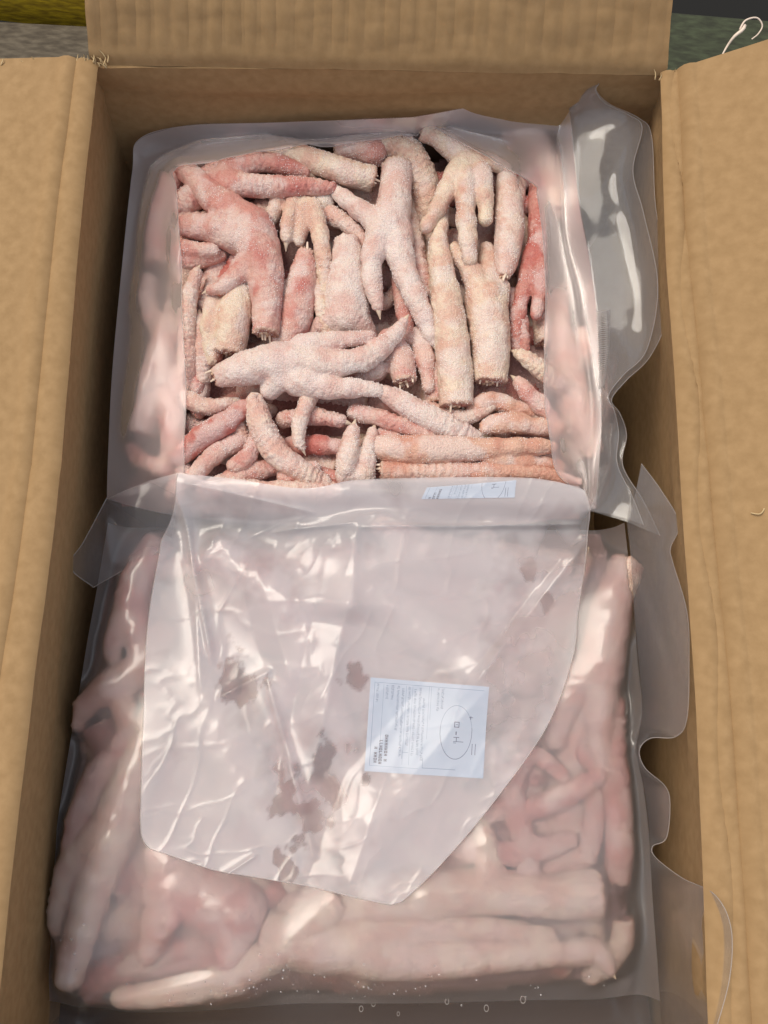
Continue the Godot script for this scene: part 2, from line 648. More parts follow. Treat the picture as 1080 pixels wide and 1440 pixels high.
func net(j: int) -> void:
	var job: Dictionary = jobs[j]
	var cell: float = job.cell
	var lo := Vector3.ONE * 1e9
	var hi := -lo
	var mid := Vector3.ZERO
	var count := 0
	var chains := []
	for ch in job.chains:
		var pts := spline(ch[1])
		var a := PackedVector3Array()
		var ab := PackedVector3Array()
		var inv := PackedFloat32Array()
		var ra := PackedFloat32Array()
		var dr := PackedFloat32Array()
		var s0 := PackedFloat32Array()
		var clo := Vector3.ONE * 1e9
		var chi := -clo
		var s := 0.0
		for i in pts.size():
			var w: Vector4 = pts[i]
			var p := Vector3(w.x, w.y, w.z)
			var r := w.w + 0.34
			clo = clo.min(p - Vector3.ONE * r)
			chi = chi.max(p + Vector3.ONE * r)
			mid += p
			count += 1
			if i < pts.size() - 1:
				var w2: Vector4 = pts[i + 1]
				var q := Vector3(w2.x, w2.y, w2.z)
				a.append(p)
				ab.append(q - p)
				inv.append(1.0 / maxf(1e-6, (q - p).length_squared()))
				ra.append(w.w)
				dr.append(w2.w - w.w)
				s0.append(s)
				s += (q - p).length()
		lo = lo.min(clo)
		hi = hi.max(chi)
		chains.append({"kind": ch[0], "a": a, "ab": ab, "inv": inv, "ra": ra, "dr": dr, "s0": s0, "lo": clo, "hi": chi, "len": s})
	mid /= count
	lo -= Vector3.ONE * cell
	var nx := int((hi.x - lo.x) / cell) + 3
	var ny := int((hi.y - lo.y) / cell) + 3
	var nz := int((hi.z - lo.z) / cell) + 3
	var d := PackedFloat32Array()
	d.resize(nx * ny * nz)
	d.fill(9.0)
	var sxy := nx * ny
	for ch in chains:
		var a: PackedVector3Array = ch.a
		var ab: PackedVector3Array = ch.ab
		var inv: PackedFloat32Array = ch.inv
		var ra: PackedFloat32Array = ch.ra
		var dr: PackedFloat32Array = ch.dr
		var n := a.size()
		var shank: bool = ch.kind == "s"
		var cn := -ab[0].normalized()
		var c0 := a[0]
		for k in range(int((ch.lo.z - lo.z) / cell), mini(nz, int((ch.hi.z - lo.z) / cell) + 2)):
			for i2 in range(int((ch.lo.y - lo.y) / cell), mini(ny, int((ch.hi.y - lo.y) / cell) + 2)):
				var at := k * sxy + i2 * nx
				for i in range(int((ch.lo.x - lo.x) / cell), mini(nx, int((ch.hi.x - lo.x) / cell) + 2)):
					var p := lo + Vector3(i, i2, k) * cell
					var best := 9.0
					for s in n:
						var v := p - a[s]
						var t := clampf(v.dot(ab[s]) * inv[s], 0.0, 1.0)
						var q := (v - ab[s] * t).length() - ra[s] - dr[s] * t
						if q < best:
							best = q
					if best > 0.5:
						continue
					if shank:
						best = maxf(best, cn.dot(p - c0) + 0.12 * noise_b.get_noise_3dv(p * 1.3))
					var old := d[at + i]
					if old > 8.0:
						d[at + i] = best
					else:
						var h := clampf(0.5 + 0.5 * (best - old) / 0.15, 0.0, 1.0)
						d[at + i] = lerpf(best, old, h) - 0.15 * h * (1.0 - h)
	# surface nets
	var vid := PackedInt32Array()
	vid.resize(nx * ny * nz)
	vid.fill(-1)
	var v := PackedVector3Array()
	var g := PackedVector3Array()
	var off := PackedInt32Array([0, 1, nx, nx + 1, sxy, sxy + 1, sxy + nx, sxy + nx + 1])
	for k in nz - 1:
		for i2 in ny - 1:
			var at := k * sxy + i2 * nx
			for i in nx - 1:
				var c := at + i
				if d[c] > 1.0:
					continue
				var neg := 0
				for q in 8:
					if d[c + off[q]] < 0.0:
						neg += 1
				if neg == 0 or neg == 8:
					continue
				var sum := Vector3.ZERO
				var m := 0
				for q in 8:
					var dq := d[c + off[q]]
					for ax in 3:
						var b := 1 << ax
						if q & b:
							continue
						var de := d[c + off[q | b]]
						if (dq < 0.0) != (de < 0.0):
							var p := Vector3(q & 1, (q >> 1) & 1, q >> 2)
							p[ax] += dq / (dq - de)
							sum += p
							m += 1
				vid[c] = v.size()
				v.append(lo + (Vector3(i, i2, k) + sum / m) * cell)
				var d0 := minf(d[c], 1.0); var d1 := minf(d[c + 1], 1.0); var d2 := minf(d[c + nx], 1.0); var d3 := minf(d[c + nx + 1], 1.0)
				var d4 := minf(d[c + sxy], 1.0); var d5 := minf(d[c + sxy + 1], 1.0); var d6 := minf(d[c + sxy + nx], 1.0); var d7 := minf(d[c + sxy + nx + 1], 1.0)
				g.append(Vector3(d1 + d3 + d5 + d7 - d0 - d2 - d4 - d6, d2 + d3 + d6 + d7 - d0 - d1 - d4 - d5, d4 + d5 + d6 + d7 - d0 - d1 - d2 - d3).normalized())
	var idx := PackedInt32Array()
	for k in range(1, nz - 1):
		for i2 in range(1, ny - 1):
			var at := k * sxy + i2 * nx
			for i in range(1, nx - 1):
				var c := at + i
				var s := d[c] < 0.0
				if d[c] > 1.0:
					continue
				if s != (d[c + 1] < 0.0):
					quad(idx, vid[c - nx - sxy], vid[c - sxy], vid[c], vid[c - nx], s)
				if s != (d[c + nx] < 0.0):
					quad(idx, vid[c - 1 - sxy], vid[c - 1], vid[c], vid[c - sxy], s)
				if s != (d[c + sxy] < 0.0):
					quad(idx, vid[c - 1 - nx], vid[c - nx], vid[c], vid[c - 1], s)
	# scutes, folds and colour
	var tone: Array = TONE[job.tone]
	var red: float = job.red
	var ridge: float = job.ridge
	var col := PackedColorArray()
	col.resize(v.size())
	var salt := Vector3(j * 7.3, j * 3.1, j * 5.7)
	for i in v.size():
		var p := v[i]
		var best := 9.0
		var which := 0
		var along := 0.0
		for c in chains.size():
			var ch: Dictionary = chains[c]
			var a: PackedVector3Array = ch.a
			for s in a.size():
				var w: Vector3 = p - a[s]
				var t := clampf(w.dot(ch.ab[s]) * ch.inv[s], 0.0, 1.0)
				var q: float = (w - ch.ab[s] * t).length() - ch.ra[s] - ch.dr[s] * t
				if q < best:
					best = q
					which = c
					along = ch.s0[s] + t / sqrt(ch.inv[s])
		var ch: Dictionary = chains[which]
		var n := g[i]
		var push := 0.075 * noise_a.get_noise_3dv(p * 1.6 + salt) + 0.034 * noise_b.get_noise_3dv(p + salt)
		var crest := 1.0
		var toe: bool = ch.kind != "p"
		if toe:
			var pitch := 0.38 if ch.kind == "s" else 0.33
			var u := along / pitch + 1.3 * noise_a.get_noise_3dv(p * 0.7 + salt) + 0.25 * noise_b.get_noise_3dv(p * 0.9)
			var up := smoothstep(-0.15, 0.5, n.y)
			crest = fposmod(u, 1.0)
			crest = pow(crest / 0.8, 0.6) if crest < 0.8 else pow((1.0 - crest) / 0.2, 0.6)
			push += ridge * up * 0.13 * (crest - 0.7) * clampf(0.75 + 1.6 * noise_a.get_noise_3dv(p * 0.5 + salt), 0.35, 1.35)
			crest = lerpf(1.0, crest, clampf(ridge * 1.5, 0.0, 1.0) * up)
			if ch.kind != "s":
				push += 0.075 * (absf(sin(PI * along / 1.25)) - 0.6) * (1.0 - ridge * 0.6)
		var blot := clampf(0.42 + 1.5 * noise_c.get_noise_3dv(p * 3.4 + salt) + 0.5 * noise_b.get_noise_3dv(p * 1.4), 0.0, 1.0)
		blot = clampf(blot + 0.5 * (1.0 - crest), 0.0, 1.0)
		var c: Color = tone[0].lerp(tone[1], blot)
		var rd := clampf(red * 0.85 * (noise_c.get_noise_3dv(p * 2.2 - salt) + 0.25) * 2.0, 0.0, 1.0)
		c = c.lerp(Color(0.52, 0.10, 0.09), rd * 0.75)
		if job.frost:
			var f := smoothstep(-0.2, 0.8, n.y) * smoothstep(-0.05, 0.28, noise_a.get_noise_3dv(p * 0.8 - salt)) * (0.4 + 0.6 * crest)
			c = c.lerp(Color(0.92, 0.87, 0.84), 0.5 * f)
		else:
			c = c.lerp(Color(0.93, 0.86, 0.78), 0.45 * smoothstep(-0.1, 0.35, noise_c.get_noise_3dv(p * 2.2 - salt)))
		if ch.kind == "s":
			var cut: float = (-ch.ab[0].normalized()).dot(p - ch.a[0])
			if cut > -0.14 and along < 0.15:
				var radial: float = (p - ch.a[0] + ch.ab[0].normalized() * cut).length() / ch.ra[0]
				c = Color(0.50, 0.20, 0.16).lerp(Color(0.80, 0.62, 0.50), clampf(absf(radial - 0.45) * 1.6, 0.0, 1.0))
				push += 0.10 * noise_b.get_noise_3dv(p * 1.7 + salt)
		v[i] = (p + n * push - mid) * 0.01
		col[i] = c
	job.v = v
	job.idx = idx
	job.col = col
	job.g = g
	job.mid = mid * 0.01
	job.ends = chains


func quad(idx: PackedInt32Array, a: int, b: int, c: int, d: int, flip: bool) -> void:
	if a < 0 or b < 0 or c < 0 or d < 0:
		return
	if flip:
		idx.append(a); idx.append(c); idx.append(b); idx.append(a); idx.append(d); idx.append(c)
	else:
		idx.append(a); idx.append(b); idx.append(c); idx.append(a); idx.append(c); idx.append(d)


func claw_mesh(base: Vector3, dir: Vector3, r: float) -> ArrayMesh:
	var st := start()
	var l := r * 2.6
	var down := Vector3(0, -1, 0)
	var p := PackedVector3Array()
	for k in 7:
		var t := k / 6.0
		p.append(base + dir * (l * t) + down * (l * 0.35 * t * t))
	tube(st, p, r, r * 0.14, 8)
	return finish(st)


func bone_mesh(base: Vector3, dir: Vector3, r: float, seed_: int) -> ArrayMesh:
	# the hollow end of the bone, proud of the cut
	var st := start()
	var a := dir.cross(Vector3(0.3, 0.8, 0.5)).normalized()
	var b := dir.cross(a)
	var rings := []
	for q in [[r * 0.9, -0.003], [r, 0.0006], [r * 0.85, 0.0014], [r * 0.55, 0.001], [r * 0.42, -0.003]]:
		var ring := PackedVector3Array()
		for k in 14:
			var w := 1.0 + 0.16 * sin(k * 2.4 + seed_) + 0.1 * sin(k * 1.1 + seed_ * 2)
			ring.append(base + (a * cos(TAU * k / 14.0) + b * sin(TAU * k / 14.0)) * q[0] * w + dir * (q[1] + 0.0006 * sin(k * 1.9 + seed_)))
		rings.append(ring)
	for m in 4:
		for k in 14:
			var q := (k + 1) % 14
			for w in [rings[m][k], rings[m + 1][k], rings[m][q], rings[m][q], rings[m + 1][k], rings[m + 1][q]]:
				st.add_vertex(w)
	return finish(st)


var heights := []   # world-space points of all feet, for the film that lies on them


func run_jobs() -> void:
	var id := WorkerThreadPool.add_group_task(net, jobs.size())
	WorkerThreadPool.wait_for_group_task_completion(id)
	var rng := RandomNumberGenerator.new()
	rng.seed = 77
	var grain := SphereMesh.new()
	grain.radius = 0.00026
	grain.height = 0.00046
	grain.radial_segments = 5
	grain.rings = 2
	var kinds := []
	for job in jobs:
		var root := thing(job.name, job.label, "chicken foot", job.mid, job.group)
		part("skin", make_mesh(job.v, job.idx, job.col), M.skin, root)
		for ch in job.ends:
			var n: int = ch.a.size()
			if ch.kind == "c":
				var d: Vector3 = ch.ab[n - 1].normalized()
				var tip: Vector3 = (ch.a[n - 1] + ch.ab[n - 1]) * 0.01 - job.mid
				var r: float = (ch.ra[n - 1] + ch.dr[n - 1]) * 0.01
				part("claw", claw_mesh(tip + d * r * 0.45, d, r * 0.56), M.claw, root)
			elif ch.kind == "s" and job.frost:
				var d: Vector3 = -ch.ab[0].normalized()
				var base: Vector3 = ch.a[0] * 0.01 - job.mid
				part("bone_end", bone_mesh(base - d * 0.0006 + d.cross(Vector3.UP).normalized() * ch.ra[0] * 0.0015, d, ch.ra[0] * 0.0042, rng.randi() % 50), M.bone, root)
				for k in 3:
					var st := start()
					var side: Vector3 = d.cross(Vector3.UP).normalized() * rng.randf_range(-0.007, 0.007) * ch.ra[0] + Vector3.UP * rng.randf_range(-0.003, 0.007) * ch.ra[0]
					var q: Vector3 = base + side - d * 0.002
					var e := d * rng.randf_range(0.003, 0.006) + Vector3(rng.randf_range(-0.001, 0.001), rng.randf_range(-0.003, 0.001), 0)
					tube(st, resample([q, q + e * 0.6 + Vector3(0, 0.0005, 0), q + e], 6), 0.0011, 0.0005, 6)
					part("tendon", finish(st), M.tendon, root)
		if job.frost:
			var spots: Array[Transform3D] = []
			for i in job.v.size():
				var nrm: Vector3 = job.g[i]
				if nrm.y > -0.2 and rng.randf() < 0.42 * smoothstep(0.0, 0.35, noise_a.get_noise_3dv(job.v[i] * 90.0 + job.mid * 30.0)) + 0.004:
					var s := rng.randf_range(0.5, 1.25)
					spots.append(Transform3D(Basis.from_euler(Vector3(rng.randf() * 6, rng.randf() * 6, 0)).scaled(Vector3.ONE * s), job.v[i] + nrm * rng.randf_range(-0.0001, 0.0002)))
			if spots.size():
				var mm := MultiMesh.new()
				mm.transform_format = MultiMesh.TRANSFORM_3D
				mm.mesh = grain
				mm.instance_count = spots.size()
				for i in spots.size():
					mm.set_instance_transform(i, spots[i])
				var mi := MultiMeshInstance3D.new()
				mi.name = "frost"
				mi.multimesh = mm
				mi.material_override = M.ice
				root.add_child(mi)
				mi.set_meta("kind", "stuff")
		if job.has("spots"):
			kinds.append(root)
			for k in job.spots.size():
				var t: Transform3D = job.spots[k]
				var r: Node3D = root
				if k > 0:
					r = root.duplicate()
					r.name = numbered(job.name)
					add_child(r)
				r.transform = t
				r.set_meta("label", job.labels[k])
				for i in range(0, job.v.size(), 3):
					heights.append(t * job.v[i])
		else:
			for i in range(0, job.v.size(), 2):
				heights.append(job.v[i] + job.mid)


# ---------------------------------------------------------------- the feet, one by one
func feet_in_window() -> void:
	var g := "feet laid bare in the cut window"
	foot("long cream frosted foot standing upright right of centre, cut end down", "cream", 0.0, 0.25, [["s", [Vector4(4.11, 18.00, -16.07, 1.00), Vector4(3.98, 18.29, -19.04, 1.01), Vector4(3.61, 18.39, -22.28, 0.91), Vector4(3.21, 18.38, -25.66, 0.62)]], ["t", [Vector4(3.20, 18.42, -25.41, 0.58), Vector4(3.31, 18.33, -26.84, 0.47), Vector4(3.56, 18.00, -28.20, 0.40)]], ["t", [Vector4(3.63, 18.16, -22.17, 0.84), Vector4(2.82, 17.00, -25.50, 0.60), Vector4(2.85, 16.76, -27.05, 0.44)]]], g)
	foot("thick pale foot with tendon ends at its cut, right of the long upright foot", "cream", 0.05, 0.3, [["s", [Vector4(6.10, 17.86, -17.57, 0.94), Vector4(6.14, 18.07, -20.00, 1.13), Vector4(5.96, 18.05, -22.45, 1.25)]], ["t", [Vector4(5.88, 18.04, -22.45, 1.06), Vector4(5.15, 18.25, -24.15, 0.65), Vector4(4.20, 18.03, -25.86, 0.47)]], ["t", [Vector4(6.03, 18.11, -22.42, 0.99), Vector4(6.19, 17.90, -24.33, 0.70), Vector4(6.10, 17.63, -26.09, 0.47)]], ["t", [Vector4(6.56, 18.47, -22.02, 0.53), Vector4(6.80, 18.12, -23.31, 0.58)]]], g)
	foot("yellowish foot with three plump toes hanging down near the window's far right", "cream", 0.28, 0.0, [["s", [Vector4(2.22, 18.72, -33.16, 0.48), Vector4(3.33, 18.63, -32.84, 0.67), Vector4(4.71, 18.33, -31.89, 0.87)]], ["p", [Vector4(4.90, 18.48, -31.12, 0.82), Vector4(5.64, 18.33, -31.22, 0.87)]], ["t", [Vector4(4.45, 18.63, -30.87, 0.67), Vector4(3.57, 18.72, -28.93, 0.58), Vector4(3.01, 18.70, -27.78, 0.50), Vector4(2.50, 18.61, -27.00, 0.39)]], ["t", [Vector4(4.84, 18.84, -30.26, 0.66), Vector4(4.78, 19.02, -28.04, 0.58), Vector4(4.84, 18.92, -26.27, 0.58), Vector4(4.98, 18.78, -24.72, 0.42)]], ["t", [Vector4(5.73, 18.88, -30.47, 0.62), Vector4(5.89, 18.95, -29.01, 0.55), Vector4(5.96, 18.77, -27.36, 0.43)]], ["t", [Vector4(6.37, 18.65, -31.19, 0.55), Vector4(6.97, 18.48, -30.92, 0.32)]]], g)
	foot("whitish foot stump tapering to a point beside the red foot", "pale", 0.0, 0.35, [["s", [Vector4(6.92, 18.55, -23.76, 0.35), Vector4(7.15, 18.37, -24.99, 0.73), Vector4(7.37, 18.35, -26.60, 0.85), Vector4(7.44, 18.28, -28.50, 0.82), Vector4(7.36, 18.10, -30.75, 0.60), Vector4(7.51, 17.63, -33.26, 0.57)]], ["t", [Vector4(7.39, 18.22, -28.07, 0.78), Vector4(8.63, 16.22, -32.76, 0.58), Vector4(8.85, 15.89, -35.02, 0.51)]]], g)
	foot("red skinned foot with two long toes hanging against the window's right edge", "red", 0.25, 0.35, [["s", [Vector4(9.68, 16.99, -32.48, 0.61), Vector4(9.32, 17.56, -28.95, 0.64), Vector4(9.19, 17.98, -26.35, 0.62)]], ["t", [Vector4(9.19, 17.98, -26.35, 0.62), Vector4(9.14, 18.10, -23.55, 0.50), Vector4(8.83, 18.05, -21.69, 0.35)]], ["c", [Vector4(8.94, 17.91, -26.16, 0.59), Vector4(8.25, 17.69, -23.53, 0.51), Vector4(7.77, 17.64, -21.53, 0.46), Vector4(7.74, 17.45, -19.83, 0.35)]]], g)
	foot("pinkish white frosted foot at the top centre with two long toes spread downwards", "frost", 0.08, 0.3, [["s", [Vector4(0.77, 18.25, -31.13, 0.95), Vector4(0.68, 18.53, -29.28, 0.97), Vector4(0.38, 18.55, -27.03, 1.15)]], ["t", [Vector4(0.00, 18.60, -26.91, 1.00), Vector4(-0.70, 18.75, -24.78, 0.65), Vector4(-0.66, 18.63, -23.27, 0.57)]], ["c", [Vector4(-0.66, 18.63, -23.36, 0.57), Vector4(-0.37, 18.42, -22.05, 0.38)]], ["t", [Vector4(0.67, 18.56, -26.70, 1.04), Vector4(1.11, 18.64, -24.39, 0.76), Vector4(1.92, 18.55, -22.20, 0.65), Vector4(2.65, 18.34, -20.41, 0.46)]], ["c", [Vector4(2.45, 18.41, -20.95, 0.49), Vector4(2.82, 18.16, -19.97, 0.34)]], ["c", [Vector4(0.00, 18.58, -27.02, 0.92), Vector4(-1.55, 18.62, -28.15, 0.58), Vector4(-2.80, 18.27, -29.40, 0.43)]]], g)
	foot("cream shank across the top with its cut end against the pinkish white foot", "cream", 0.0, 0.4, [["s", [Vector4(-0.60, 18.35, -30.25, 0.75), Vector4(-2.12, 18.62, -30.50, 0.78), Vector4(-3.82, 18.59, -31.18, 0.71), Vector4(-5.81, 18.12, -32.23, 0.68)]], ["t", [Vector4(-5.81, 18.16, -32.20, 0.64), Vector4(-7.35, 17.98, -32.77, 0.52), Vector4(-9.12, 17.80, -32.90, 0.40)]], ["t", [Vector4(-5.58, 18.20, -32.08, 0.60), Vector4(-7.84, 17.51, -32.27, 0.49), Vector4(-9.20, 17.19, -32.19, 0.41)]]], g)
	foot("yellowish curved foot with close ribs behind the pinkish white foot", "cream", 0.05, 1.0, [["s", [Vector4(0.00, 17.98, -33.11, 0.72), Vector4(1.29, 18.05, -32.33, 0.95), Vector4(2.24, 17.79, -30.96, 0.91), Vector4(2.73, 17.20, -29.17, 0.80), Vector4(2.92, 16.51, -27.67, 0.69)]], ["t", [Vector4(2.59, 17.28, -29.36, 0.72), Vector4(1.96, 16.43, -27.72, 0.57), Vector4(2.18, 16.16, -26.20, 0.44)]]], g)
	foot("stubby pink and cream knuckle pushed under the film edge above the cream shank", "pink", 0.05, 0.3, [["s", [Vector4(-2.95, 17.80, -32.46, 0.60), Vector4(-1.73, 17.94, -32.55, 0.76), Vector4(-0.60, 18.00, -32.22, 0.80)]], ["t", [Vector4(-0.86, 18.08, -32.26, 0.72), Vector4(0.00, 17.63, -33.76, 0.57), Vector4(0.35, 17.39, -35.18, 0.41)]]], g)
	foot("foot with two horizontal red toes at the top left, the upper one clawed", "pink", 0.5, 0.9, [["p", [Vector4(-10.38, 17.85, -30.10, 0.95), Vector4(-9.18, 18.13, -30.39, 0.87)]], ["c", [Vector4(-9.39, 18.29, -30.86, 0.71), Vector4(-7.47, 18.41, -31.36, 0.59), Vector4(-5.96, 18.44, -31.09, 0.56), Vector4(-4.78, 18.30, -30.76, 0.40)]], ["t", [Vector4(-9.35, 18.31, -29.99, 0.79), Vector4(-7.17, 18.64, -29.59, 0.66), Vector4(-5.06, 18.61, -29.60, 0.59), Vector4(-3.13, 18.51, -29.58, 0.39)]], ["s", [Vector4(-12.93, 17.28, -28.65, 0.72), Vector4(-11.37, 17.73, -29.56, 0.87), Vector4(-10.28, 17.89, -29.98, 0.91)]]], g)
	foot("broad pink foot with a red bruise and a straight cut shank, upper left", "pink", 0.42, 0.45, [["s", [Vector4(-6.77, 18.35, -20.32, 0.75), Vector4(-6.78, 18.39, -22.50, 0.91), Vector4(-7.07, 18.32, -24.79, 1.18), Vector4(-7.79, 18.12, -26.97, 1.38)]], ["t", [Vector4(-7.91, 18.19, -27.06, 1.31), Vector4(-9.51, 18.29, -28.49, 1.01), Vector4(-11.07, 18.21, -30.06, 0.79), Vector4(-12.20, 18.04, -31.22, 0.56)]], ["t", [Vector4(-8.18, 18.25, -26.43, 1.15), Vector4(-10.10, 18.21, -27.05, 0.89), Vector4(-11.77, 17.93, -27.40, 0.67)]], ["c", [Vector4(-7.89, 18.36, -24.68, 0.84), Vector4(-9.10, 18.71, -23.23, 0.49), Vector4(-9.95, 18.70, -22.88, 0.30)]]], g)
	foot("pale ribbed toe standing upright along the window's left edge", "pale", 0.0, 1.0, [["c", [Vector4(-11.36, 17.79, -18.38, 0.61), Vector4(-11.37, 18.27, -20.79, 0.53), Vector4(-11.26, 18.40, -22.50, 0.50), Vector4(-10.91, 18.45, -24.04, 0.35)]], ["p", [Vector4(-11.43, 17.52, -18.49, 0.68), Vector4(-11.71, 16.71, -17.04, 0.69)]]], g)
	foot("pinkish brown folded toes at the window's left edge, beside the broad pink foot", "pink", 0.1, 0.6, [["t", [Vector4(-12.23, 17.85, -25.96, 0.55), Vector4(-11.11, 18.09, -25.73, 0.51), Vector4(-10.06, 18.11, -25.73, 0.39)]], ["t", [Vector4(-11.98, 17.69, -25.22, 0.51), Vector4(-10.77, 17.63, -25.35, 0.47), Vector4(-9.75, 17.50, -25.69, 0.40)]]], g)
	foot("cream shank ending in a torn bony stump at the left, above the big sideways foot", "cream", 0.0, 0.15, [["s", [Vector4(-8.95, 17.99, -19.29, 0.91), Vector4(-8.77, 18.18, -20.74, 1.02), Vector4(-8.57, 17.81, -22.57, 0.99), Vector4(-8.33, 16.93, -24.84, 0.87)]], ["t", [Vector4(-9.81, 17.91, -18.98, 0.49), Vector4(-9.96, 18.19, -20.83, 0.61), Vector4(-9.95, 17.96, -22.49, 0.54)]]], g)
	foot("small cream foot with four short toes drooping in a row at the upper middle", "cream", 0.08, 0.55, [["p", [Vector4(-4.64, 17.68, -29.92, 0.72), Vector4(-3.64, 17.72, -29.09, 0.68)]], ["t", [Vector4(-5.99, 17.88, -29.79, 0.52), Vector4(-6.47, 17.99, -28.68, 0.51), Vector4(-6.69, 17.77, -28.07, 0.43)]], ["c", [Vector4(-5.32, 18.09, -29.09, 0.51), Vector4(-5.65, 18.23, -27.60, 0.47), Vector4(-5.76, 18.11, -26.56, 0.39)]], ["t", [Vector4(-4.67, 18.13, -28.83, 0.47), Vector4(-4.82, 18.13, -27.66, 0.47), Vector4(-5.02, 17.94, -26.37, 0.36)]], ["t", [Vector4(-4.23, 18.25, -28.52, 0.55), Vector4(-3.82, 18.25, -26.89, 0.55), Vector4(-3.50, 18.13, -24.66, 0.47), Vector4(-3.42, 17.81, -23.01, 0.39)]]], g)
	foot("pink shank with a red streak leaning beside the broad pink foot", "pink", 0.55, 0.2, [["s", [Vector4(-4.59, 17.93, -25.83, 0.47), Vector4(-4.74, 17.75, -24.41, 0.85), Vector4(-5.00, 17.71, -22.39, 0.99), Vector4(-5.51, 17.20, -20.38, 1.00), Vector4(-5.97, 16.47, -18.90, 0.93)]]], g)
	foot("large pale knuckled shank with white cut marrow at its top, in the middle", "frost", 0.06, 0.3, [["s", [Vector4(-2.19, 18.00, -26.57, 0.70), Vector4(-2.14, 17.86, -25.04, 1.04), Vector4(-2.21, 17.84, -23.00, 1.26), Vector4(-2.20, 17.67, -21.73, 1.33)]], ["t", [Vector4(-2.91, 17.68, -21.51, 0.92), Vector4(-4.22, 16.70, -20.60, 0.70), Vector4(-5.08, 16.25, -19.67, 0.55)]], ["t", [Vector4(-1.66, 17.61, -21.32, 0.99), Vector4(-0.85, 16.50, -20.24, 0.70), Vector4(-0.42, 16.05, -19.07, 0.55)]]], g)
	foot("big frosted foot lying sideways across the left, its long toes pointing right", "frost", 0.12, 0.35, [["s", [Vector4(-9.57, 18.44, -17.65, 0.56), Vector4(-8.04, 18.57, -18.07, 0.93), Vector4(-6.04, 18.56, -18.50, 1.14), Vector4(-4.36, 18.48, -18.53, 1.22)]], ["t", [Vector4(-4.63, 18.78, -19.26, 0.82), Vector4(-2.80, 19.04, -19.58, 0.56), Vector4(-0.80, 19.06, -19.87, 0.34)]], ["c", [Vector4(-4.21, 18.74, -18.34, 0.96), Vector4(-2.39, 18.96, -18.29, 0.74), Vector4(-0.80, 18.93, -18.73, 0.67), Vector4(0.48, 18.91, -19.89, 0.49), Vector4(1.13, 18.90, -20.85, 0.30)]], ["c", [Vector4(-4.81, 18.54, -17.44, 0.96), Vector4(-2.99, 18.74, -16.94, 0.66), Vector4(-1.39, 18.88, -16.85, 0.52), Vector4(-0.32, 18.83, -16.74, 0.37)]], ["t", [Vector4(-5.83, 18.48, -17.68, 0.82), Vector4(-6.46, 18.10, -17.05, 0.60)]]], g)
	foot("raw red toe slanting at the lower left edge of the window", "red", 0.3, 0.2, [["c", [Vector4(-11.60, 17.77, -13.21, 0.63), Vector4(-10.20, 18.00, -14.31, 0.70), Vector4(-8.88, 18.13, -15.10, 0.67), Vector4(-7.91, 18.15, -16.02, 0.45)]]], g)
	foot("pink arched toe under the raw red toe at the lower left", "pink", 0.1, 0.3, [["t", [Vector4(-10.62, 17.92, -11.93, 0.48), Vector4(-9.58, 17.84, -13.27, 0.56), Vector4(-8.26, 17.57, -14.10, 0.53), Vector4(-6.95, 16.94, -14.46, 0.46)]], ["t", [Vector4(-9.93, 17.68, -11.25, 0.52), Vector4(-7.98, 17.64, -12.17, 0.56), Vector4(-6.05, 17.27, -12.81, 0.53)]], ["p", [Vector4(-11.32, 17.41, -12.35, 0.59), Vector4(-11.68, 17.00, -11.42, 0.60)]]], g)
	foot("fat ribbed pale toe bent downwards from under the big sideways foot", "pale", 0.05, 1.0, [["t", [Vector4(-7.32, 18.14, -16.32, 0.56), Vector4(-6.86, 18.26, -14.80, 0.74), Vector4(-5.94, 18.27, -13.23, 0.73), Vector4(-4.55, 18.08, -12.30, 0.62), Vector4(-3.38, 17.68, -11.66, 0.52)]]], g)
	foot("short pale toe with a white claw pointing down under the sideways foot", "pale", 0.0, 0.8, [["c", [Vector4(-4.12, 18.07, -16.89, 0.53), Vector4(-4.61, 18.56, -15.33, 0.44), Vector4(-4.79, 18.50, -14.23, 0.40), Vector4(-4.59, 18.34, -13.62, 0.26)]]], g)
	foot("glossy red toe end below the short clawed toe", "red", 0.5, 0.2, [["t", [Vector4(-5.30, 17.00, -14.02, 0.60), Vector4(-3.82, 17.64, -13.95, 0.56), Vector4(-2.57, 17.75, -13.80, 0.45)]], ["p", [Vector4(-4.04, 17.07, -12.32, 0.53), Vector4(-2.81, 17.35, -12.08, 0.45)]]], g)
	foot("pair of stubby toes with claws pointing up at the bottom centre", "pale", 0.02, 0.7, [["c", [Vector4(-2.13, 18.32, -12.32, 0.58), Vector4(-1.96, 18.62, -13.25, 0.58), Vector4(-1.74, 18.60, -14.45, 0.40)]], ["c", [Vector4(-0.99, 18.18, -12.27, 0.52), Vector4(-0.91, 18.22, -13.37, 0.48), Vector4(-0.64, 18.06, -14.53, 0.34)]], ["p", [Vector4(-2.21, 18.05, -12.06, 0.55), Vector4(-1.03, 17.85, -11.95, 0.55)]]], g)
	foot("white scaly toe crossing the lower middle with its claw at the upper left", "frost", 0.0, 1.0, [["c", [Vector4(5.13, 17.92, -14.29, 0.48), Vector4(3.78, 18.34, -14.70, 0.66), Vector4(1.99, 18.60, -15.53, 0.70), Vector4(0.64, 18.61, -16.36, 0.59), Vector4(-0.16, 18.53, -16.85, 0.37)]]], g)
	foot("thin pink and white toe tucked under the white scaly toe", "pink", 0.15, 0.8, [["c", [Vector4(-1.62, 17.67, -15.84, 0.53), Vector4(0.40, 18.22, -15.15, 0.48), Vector4(2.39, 18.19, -14.33, 0.41), Vector4(3.52, 17.94, -13.91, 0.26)]]], g)
